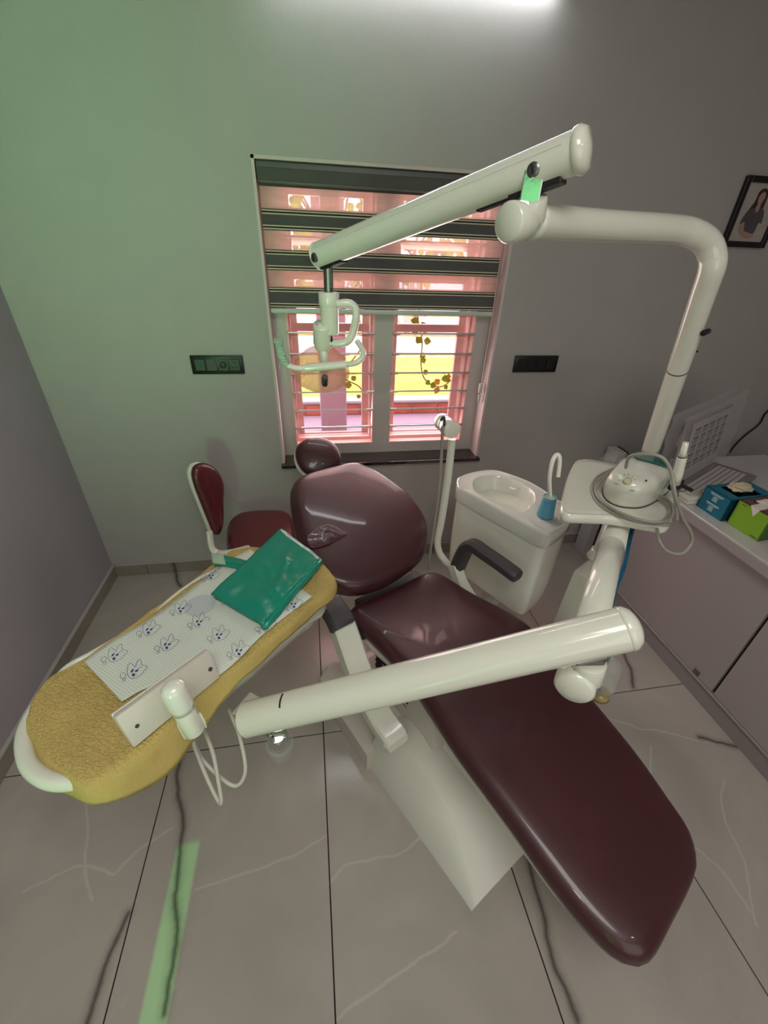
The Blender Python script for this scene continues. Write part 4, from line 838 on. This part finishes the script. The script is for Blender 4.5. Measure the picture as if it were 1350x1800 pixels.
bs = bd.cross(V(0, 0, 1)).normalized()
if bs.y > 0: bs = -bs
bdn = bs.cross(bd).normalized()
if bdn.z > 0: bdn = -bdn
view = lambda p: (V(0, 0, 1.74)-p).normalized()
sl0 = B0_.lerp(B1_, .86); vv = view(sl0); vv = (vv-bd*vv.dot(bd)).normalized(); v2 = vv.cross(bd)
arcp = [sl0+(vv*math.cos(a)+v2*math.sin(a))*.0408 for a in [math.radians(x) for x in ((10, 20, 30, 40, 50, 58) if v2.z > 0 else (-10, -20, -30, -40, -50, -58))]]
add('slot', tube(arcp, .0022, 6), 'blackm', ba)
add('pivot_bracket', [obox(Vector((0.5191,0.4849,1.0509)), bd, bs, (0, 0, 1), .06, .045, .04, .003)], 'steel', ba)
add('pivot_bolt', cyl(Vector((0.5168,0.4626,1.0907)), Vector((0.5171,0.4576,1.1017)), .010, 14), 'steel', ba, True)
add('tray_pivot', cyl(Vector((-0.1295,0.5954,0.7533)), Vector((-0.1327,0.6202,0.6784)), .024, 28, .1), 'chrome', ba, True)
add('pivot_screw', cyl(Vector((-0.1422,0.5816,0.7752)), Vector((-0.1447,0.5749,0.7827)), .005, 12), 'steel', ba, True)
pv = Vector((-0.1317,0.6202,0.6599))
# clear bottle hanging at the knuckle
bt = thing('clear_bottle', 'clear plastic bottle with a teal tube hanging under the right end of the tray arm', 'bottle', (0.6216,0.5053,0.9244))
t0, t1 = Vector((0.6136,0.5157,0.9949)), Vector((0.6471,0.5219,0.8261))
add('bottle_shell', lathe([(.008, -.012), (.012, 0), (.020, .006), (.028, .02), (.028, .10), (.024, .112), (.003, .114)], t0, t1-t0, 24), 'clear', bt, 2)
add('tube', tube([t0-(t1-t0).normalized()*.02, t0.lerp(t1, .5)+V(-.012, 0, 0), t1+V(.004, 0, .012)], .003, 8, 4), 'bluet', bt, True)
add('residue', lathe([(.004, 0), (.020, .002), (.022, .014), (.003, .018)], t0.lerp(t1, .78), t1-t0, 16), 'amber', bt, 2)

# ---------------------------------------------------------------- tray with towel
ty = thing('instrument_tray', 'long white instrument tray with tube handle under the towel', 'tray', (-0.3383,0.724,0.85))
TR = .905
tr = [(-0.5945,0.7207),(-0.5509,0.7544),(-0.4462,0.8577),(-0.2892,1.0638),(-0.1986,1.1038),(-0.0634,1.073),(0.0088,0.987),(0.0102,0.907),(-0.0289,0.8339),(-0.1687,0.6779),(-0.2234,0.6078),(-0.29,0.5299),(-0.3416,0.4815),(-0.3901,0.46),(-0.449,0.4747),(-0.5076,0.5218),(-0.5622,0.5808),(-0.6008,0.6566)]


add('side_rail', tube([(-0.6114,0.6992,0.892),(-0.5962,0.7399,0.892),(-0.5597,0.7709,0.892),(-0.5067,0.8203,0.892),(-0.4574,0.8678,0.892),(-0.4172,0.9289,0.9),(-0.3646,1.0001,0.9),(-0.309,1.0504,0.9)], .0075, 12, 5), 'white', ty, True)
add('handle', tube([(-0.6165,0.7012,0.88),(-0.6212,0.6526,0.88),(-0.6191,0.6035,0.88),(-0.6045,0.5635,0.88),(-0.5745,0.5208,0.88),(-0.5353,0.4914,0.88),(-0.4971,0.4787,0.88),(-0.4455,0.4782,0.88)], .0165, 16, 6), 'white', ty, True)
add('bracket_plate', hexa([(-0.2573,0.6954,0.7),(-0.2133,0.7564,0.7),(-0.1494,0.7046,0.7),(-0.1604,0.6505,0.7)], [(-0.2512,0.6787,0.725),(-0.2082,0.7382,0.725),(-0.1458,0.6877,0.725),(-0.1566,0.6348,0.725)], .004), 'cream', ty, True)
add('bracket_cup', lathe([(.012, -.06), (.030, -.045), (.0345, .0), (.0345, .010), (.030, .010), (.029, -.02), (.004, -.03)], pv, (0, 0, 1), 28), 'clear', ty, 2)
# towel: top sheet + hanging skirts, one draped surface
tw = thing('towel', 'ochre terry towel draped over the instrument tray', 'towel', (-0.3904,0.5939,0.9))
top_ = [(-0.5573,0.7435),(-0.4609,0.872),(-0.2945,1.104),(-0.2736,1.1281),(-0.2072,1.1354),(-0.0618,1.094),(-0.0055,1.0407),(0.0182,0.9831),(0.0171,0.9272),(-0.0328,0.8815),(-0.1453,0.7608),(-0.246,0.6617),(-0.3243,0.5587),(-0.3722,0.503),(-0.4197,0.4683),(-0.4636,0.4708),(-0.5157,0.5099),(-0.5706,0.5606),(-0.6125,0.6221),(-0.6131,0.693)]
add('tray_body', pillow(inset_px(top_, .965), lambda a, b, h: V(a, b, .843+h), .112, .016, 0, 100), 'white', ty, 2)
add('tray_underside', pillow(inset_px(top_, .84), lambda a, b, h: V(a, b, .790+h), .06, .025, 0, 80), 'white', ty, 2)
drop = [.006, .006, .006, .006, .006, .012, .02, .03, .038, .038, .042, .055, .095, .095, .06, .05, .045, .045, .03, .012]
NT = 160
P3 = [V(p[0], p[1], dr_) for p, dr_ in zip(top_, drop)]; P3 = resample(cr(P3, 8, True), NT)
ct_ = sum(P3, Vector())/NT; NR = []
ar = sum(P3[i].x*P3[(i+1) % NT].y-P3[(i+1) % NT].x*P3[i].y for i in range(NT))
for i in range(NT):
    t = P3[(i+3) % NT]-P3[i-3]; n_ = V(t.y, -t.x, 0).normalized(); NR.append(n_ if ar > 0 else -n_)
def nz(p, s=14, a=.004): return a*noise.noise(V(p.x*s, p.y*s, p.z*s))
rings = []
for k in range(7, 0, -1):
    t = k/7; row = []
    for i, p in enumerate(P3):
        z = TR-max(p.z, .004)*t; off = .010*math.sin(min(t*2, 1)*1.57)+.010*t*(p.z > .03)
        q = V(p.x, p.y, 0)+NR[i]*off; row.append(V(q.x, q.y, z)+NR[i]*nz(V(q.x, q.y, z), 22, .006))
    rings.append(row)
for k in range(0, 22):
    s = 1-k/22; row = []
    for i, p in enumerate(P3):
        q = V(ct_.x+(p.x-ct_.x)*s, ct_.y+(p.y-ct_.y)*s, 0); row.append(V(q.x, q.y, TR+.004*(1-s)*0+nz(q)*(1 if k > 0 else .5)-(.004 if k == 0 else 0)))
    rings.append(row)
tm = M['towel']; nt = tm.node_tree; Eb = NE(nt)
g = nt.nodes.new('ShaderNodeNewGeometry'); mp = nt.nodes.new('ShaderNodeMapping'); nt.links.new(g.outputs['Position'], mp.inputs[0]); mp.inputs['Rotation'].default_value = (0, 0, math.radians(38))
wv = nt.nodes.new('ShaderNodeTexWave'); wv.inputs['Scale'].default_value = 34; wv.inputs['Distortion'].default_value = 9; wv.inputs['Detail'].default_value = 3; wv.inputs['Detail Scale'].default_value = 3; wv.bands_direction = 'Y'
nt.links.new(mp.outputs[0], wv.inputs['Vector']); n2 = Eb.noise(g.outputs['Position'], 420, 2)
sn = nt.nodes.new('ShaderNodeSeparateXYZ'); nt.links.new(g.outputs['True Normal'], sn.inputs[0])
hsum = Eb.m('ADD', Eb.m('MULTIPLY', Eb.m('MULTIPLY', wv.outputs['Fac'], Eb.m('POWER', Eb.m('ABSOLUTE', sn.outputs[2]), 3)), .8), Eb.m('MULTIPLY', n2.outputs['Fac'], .8))
bp = [n for n in nt.nodes if n.type == 'BUMP'][0]; nt.links.new(hsum, bp.inputs['Height']); bp.inputs['Strength'].default_value = .75; bp.inputs['Distance'].default_value = .004
add('towel_cloth', loft(rings), 'towel', tw, 2)
# napkin on the towel
nk = thing('paper_bib', 'white dotted paper bib with blue tooth pictures lying on the towel', 'bib', (-0.379,0.7837,0.91))
NZ = .9125
fa = [V(*p) for p in [(-0.5548,0.734,0.9125),(-0.5054,0.7947,0.9125),(-0.4475,0.851,0.9125),(-0.3745,0.9489,0.9125),(-0.2919,1.0603,0.9125),(-0.2229,1.1243,0.9125)]]; ne = [V(*p) for p in [(-0.4335,0.6141,0.9125),(-0.3792,0.6451,0.9125),(-0.3031,0.6204,0.9125),(-0.229,0.6645,0.9125),(-0.1453,0.7727,0.9125),(-0.0308,0.8825,0.9125)]]
fa, ne = cr(fa, 6), cr(ne, 6)
def nf(u, v):
    i = u*(len(fa)-1); a = int(min(i, len(fa)-2)); t = i-a; p = fa[a].lerp(fa[a+1], t); q = ne[a].lerp(ne[a+1], t); r = p.lerp(q, v)
    return V(r.x, r.y, NZ+.0012*math.sin(u*9+v*3)+.001*noise.noise(r*25)+.0015*max(0, 1-abs(v-.5)*14)*(u > .2))
add('paper_sheet', shell(grid(nf, 40, 16), .0008), 'napkin', nk, 2)
TOOTH = [(-13, -6), (-12, -12), (-8, -14), (-3, -11), (1, -7), (3, -15), (7, -21), (11, -19), (12, -12), (17, -10), (21, -10), (23, -6), (18, -1), (13, 5), (5, 10), (-4, 12), (-10, 8), (-13, 0)]
# template in centimetre-like units mapped to the tray plane by two axes
axp, ayp = (V(*(-0.3572,0.8144,0.914))-V(*(-0.3867,0.8183,0.914)))/21, (V(*(-0.3767,0.7781,0.914))-V(*(-0.3867,0.8183,0.914)))/21
for c_ in [(-0.4898,0.7399,0.9142),(-0.4357,0.8113,0.9142),(-0.3755,0.8766,0.9142),(-0.4315,0.6879,0.9142),(-0.3792,0.757,0.9142),(-0.3191,0.8228,0.9142),(-0.262,0.7717,0.9142),(-0.2074,0.7152,0.9142),(-0.149,0.7869,0.9142),(-0.3215,1.0036,0.9142),(-0.2457,0.8813,0.9142),(-0.0817,0.856,0.9142)]:
    c_ = V(*c_); k = .80*c_.length; k = .85
    def tp(x, y): return c_+axp*x*k+ayp*y*k
    to_ = add('tooth_picture', [ribbon(cr([tp(*p) for p in TOOTH], 4, True), .0009, True), ribbon([tp(-20+5*math.cos(t*.6), 7+5*math.sin(t*.6)) for t in range(11)], .0009, True),
        ribbon([tp(-17+2.6*math.cos(t*.8), 14+2.6*math.sin(t*.8)) for t in range(8)], .0009, True), ribbon(cr([tp(4, 0), tp(8, -6), tp(14, -8)], 4), .0009)], 'blue', nk)
    def disc(x, y, r1, r2, rot): return ([tp(x+r1*math.cos(t*.628)*math.cos(rot)-r2*math.sin(t*.628)*math.sin(rot), y+r1*math.cos(t*.628)*math.sin(rot)+r2*math.sin(t*.628)*math.cos(rot)) for t in range(10)], [tuple(range(10))])
    add('printed_eyes', [disc(-4, -1, 4, 1.6, -.9), disc(4, -1, 3.4, 1.5, -.5), disc(-1, 6, 3, 2.6, 0)], 'dblue', to_)
# film viewer standing on the near edge of the tray
fv = thing('film_viewer', 'white flat viewer box standing upright on the near edge of the tray', 'viewer', (-0.3265,0.5721,0.91))
v0, v1 = V(*(-0.3741,0.5044,0.915)), V(*(-0.238,0.6456,0.915)); t0_, t1_ = V(*(-0.396,0.5265,0.985)), V(*(-0.2534,0.6655,0.985))
vd = (v1-v0).normalized(); vu = (((t0_+t1_)/2)-((v0+v1)/2)).normalized(); vn_ = vd.cross(vu).normalized()
if vn_.y > 0: vn_ = -vn_
th = .018
add('viewer_box', hexa([v0, v1, v1-vn_*th, v0-vn_*th], [t0_, t1_, t1_-vn_*th, t0_-vn_*th], .004), 'cream', fv, True)
add('front_frame', hexa([v0-vn_*(th+.0005)+vu*.01, v1-vn_*(th+.0005)+vu*.01, v1-vn_*(th+.006)+vu*.01, v0-vn_*(th+.006)+vu*.01], [t0_-vn_*(th+.0005), t1_-vn_*(th+.0005), t1_-vn_*(th+.006), t0_-vn_*(th+.006)], .002), 'ceramic', fv, True)
add('screw_hole', [cyl(v0.lerp(t0_, .45)+vd*.022+vn_*.0002, v0.lerp(t0_, .45)+vd*.022+vn_*.0012, .0042, 12), cyl(v1.lerp(t1_, .45)-vd*.014+vn_*.0002, v1.lerp(t1_, .45)-vd*.014+vn_*.0012, .005, 12)], 'dgrey', fv)
ms = thing('swivel_mount', 'white capsule shaped swivel mount behind the viewer box on the tray edge', 'mount', (-0.2913,0.5546,0.9))
m0, m1, m2 = V(*(-0.2786,0.5242,1.0503)), V(*(-0.2719,0.5193,0.9975)), V(*(-0.2631,0.5128,0.9428))
add('upper_capsule', tube([m0-(m1-m0)*.30, m0-(m1-m0)*.26, m0-(m1-m0)*.12, m0.lerp(m1, .1), m0.lerp(m1, .5), m1], [.003, .013, .0205, .0225, .0225, .021], 24, 2), 'ceramic', ms, 2)
add('lower_barrel', cyl(m1.lerp(m2, .0), m2+(m2-m1)*.15, .0190, 24, .12), 'white', ms, True)
add('clip_ear', [obox(m2+V(.0185, .006, .012), (0, 0, 1), m2-m1, (1, 0, 0), .02, .03, .006, .002), obox(m2+V(-.019, -.007, .006), (0, 0, 1), m2-m1, (1, 0, 0), .02, .035, .006, .002)], 'plastic', ms, True)
hz = thing('tray_hose', 'white instrument hoses looping down from the near edge of the tray', 'hose', (-0.3349,0.6561,0.6947))
add('hose', tube([(-0.3479,0.6578,0.7125),(-0.3373,0.6334,0.6584),(-0.3132,0.591,0.5989),(-0.2868,0.5526,0.5652),(-0.2771,0.5462,0.5767),(-0.2804,0.5678,0.6097),(-0.2888,0.6069,0.6686),(-0.3032,0.6375,0.6937),(-0.3187,0.6669,0.6976)], .0050, 10, 6), 'whose', hz, True)
add('hose', tube([(-0.3447,0.6577,0.6944),(-0.3338,0.6344,0.6423),(-0.3074,0.6107,0.6127),(-0.2644,0.5784,0.5934),(-0.2394,0.5713,0.5894),(-0.221,0.5821,0.6118),(-0.2188,0.6025,0.6444),(-0.2314,0.6449,0.6884),(-0.2506,0.6832,0.7053),(-0.2616,0.7066,0.7011)], .0050, 10, 6), 'whose', hz, True)

# teal folded apron
fp = thing('folded_apron', 'folded shiny teal plastic apron with a strap on the tray', 'apron', (-0.1573,0.9566,0.92))
fc = [V(*p) for p in [(-0.1291,1.1875,0.935),(-0.0033,1.0113,0.935),(-0.1525,0.7718,0.935),(-0.301,0.8994,0.935)]]
def ff(u, v, dz, sh): 
    p = fc[3].lerp(fc[0], u).lerp(fc[2].lerp(fc[1], u), v)
    z = .9165+dz+.005*u+.007*noise.noise(V(u*3.2, v*3.2, 3))+.0025*noise.noise(V(u*9, v*7, 1))
    z += .004*math.exp(-((v-.62-.15*math.sin(u*5))/.05)**2)*(.25 < u < .75)+.003*math.exp(-((u-.45+.4*(v-.6))/.04)**2)*(v > .3)
    return V(p.x, p.y, z)+sh
def sheet(dz, sh, t=.0025): return shell(grid(lambda u, v: ff(u, v, dz, sh), 40, 24), t)
add('top_fold', sheet(.020, V(0, 0, 0)), 'teal', fp, 2)
for k, (dz, sx, sy) in enumerate(((.014, .003, .004), (.009, .006, .001), (.004, .004, .006), (.0005, .008, .003))): add('lower_fold', sheet(dz, V(sx, sy, 0)), 'teal', fp, 2)
add('fold_edge', tube([ff(1, v/10, .011, V(0, 0, 0)) for v in range(11)], .009, 10), 'teal', fp, 2)
add('fold_edge', tube([ff(u/10, 1, .011, V(0, 0, 0)) for u in range(11)], .009, 10), 'teal', fp, 2)
s_ = [V(*p) for p in [(-0.3297,1.0713,0.925),(-0.2896,1.0582,0.925),(-0.2457,1.0392,0.925),(-0.1934,1.0114,0.925)]]
vstr = V(*(-0.3192,1.0481,0.925))-V(*(-0.3348,1.1003,0.925))
def strip(pts, wv, dz, t): return shell((sum([[p-wv*.5+V(0, 0, dz), p+wv*.5+V(0, 0, dz)] for p in pts], []), [(2*i, 2*i+1, 2*i+3, 2*i+2) for i in range(len(pts)-1)]), t)
add('strap', strip(cr(s_, 5), vstr, 0, .003), 'teal', fp, 2)
add('hook_patch', strip(cr(s_[:2], 4), vstr*.96, .0036, .002), 'velcro', fp, 2)
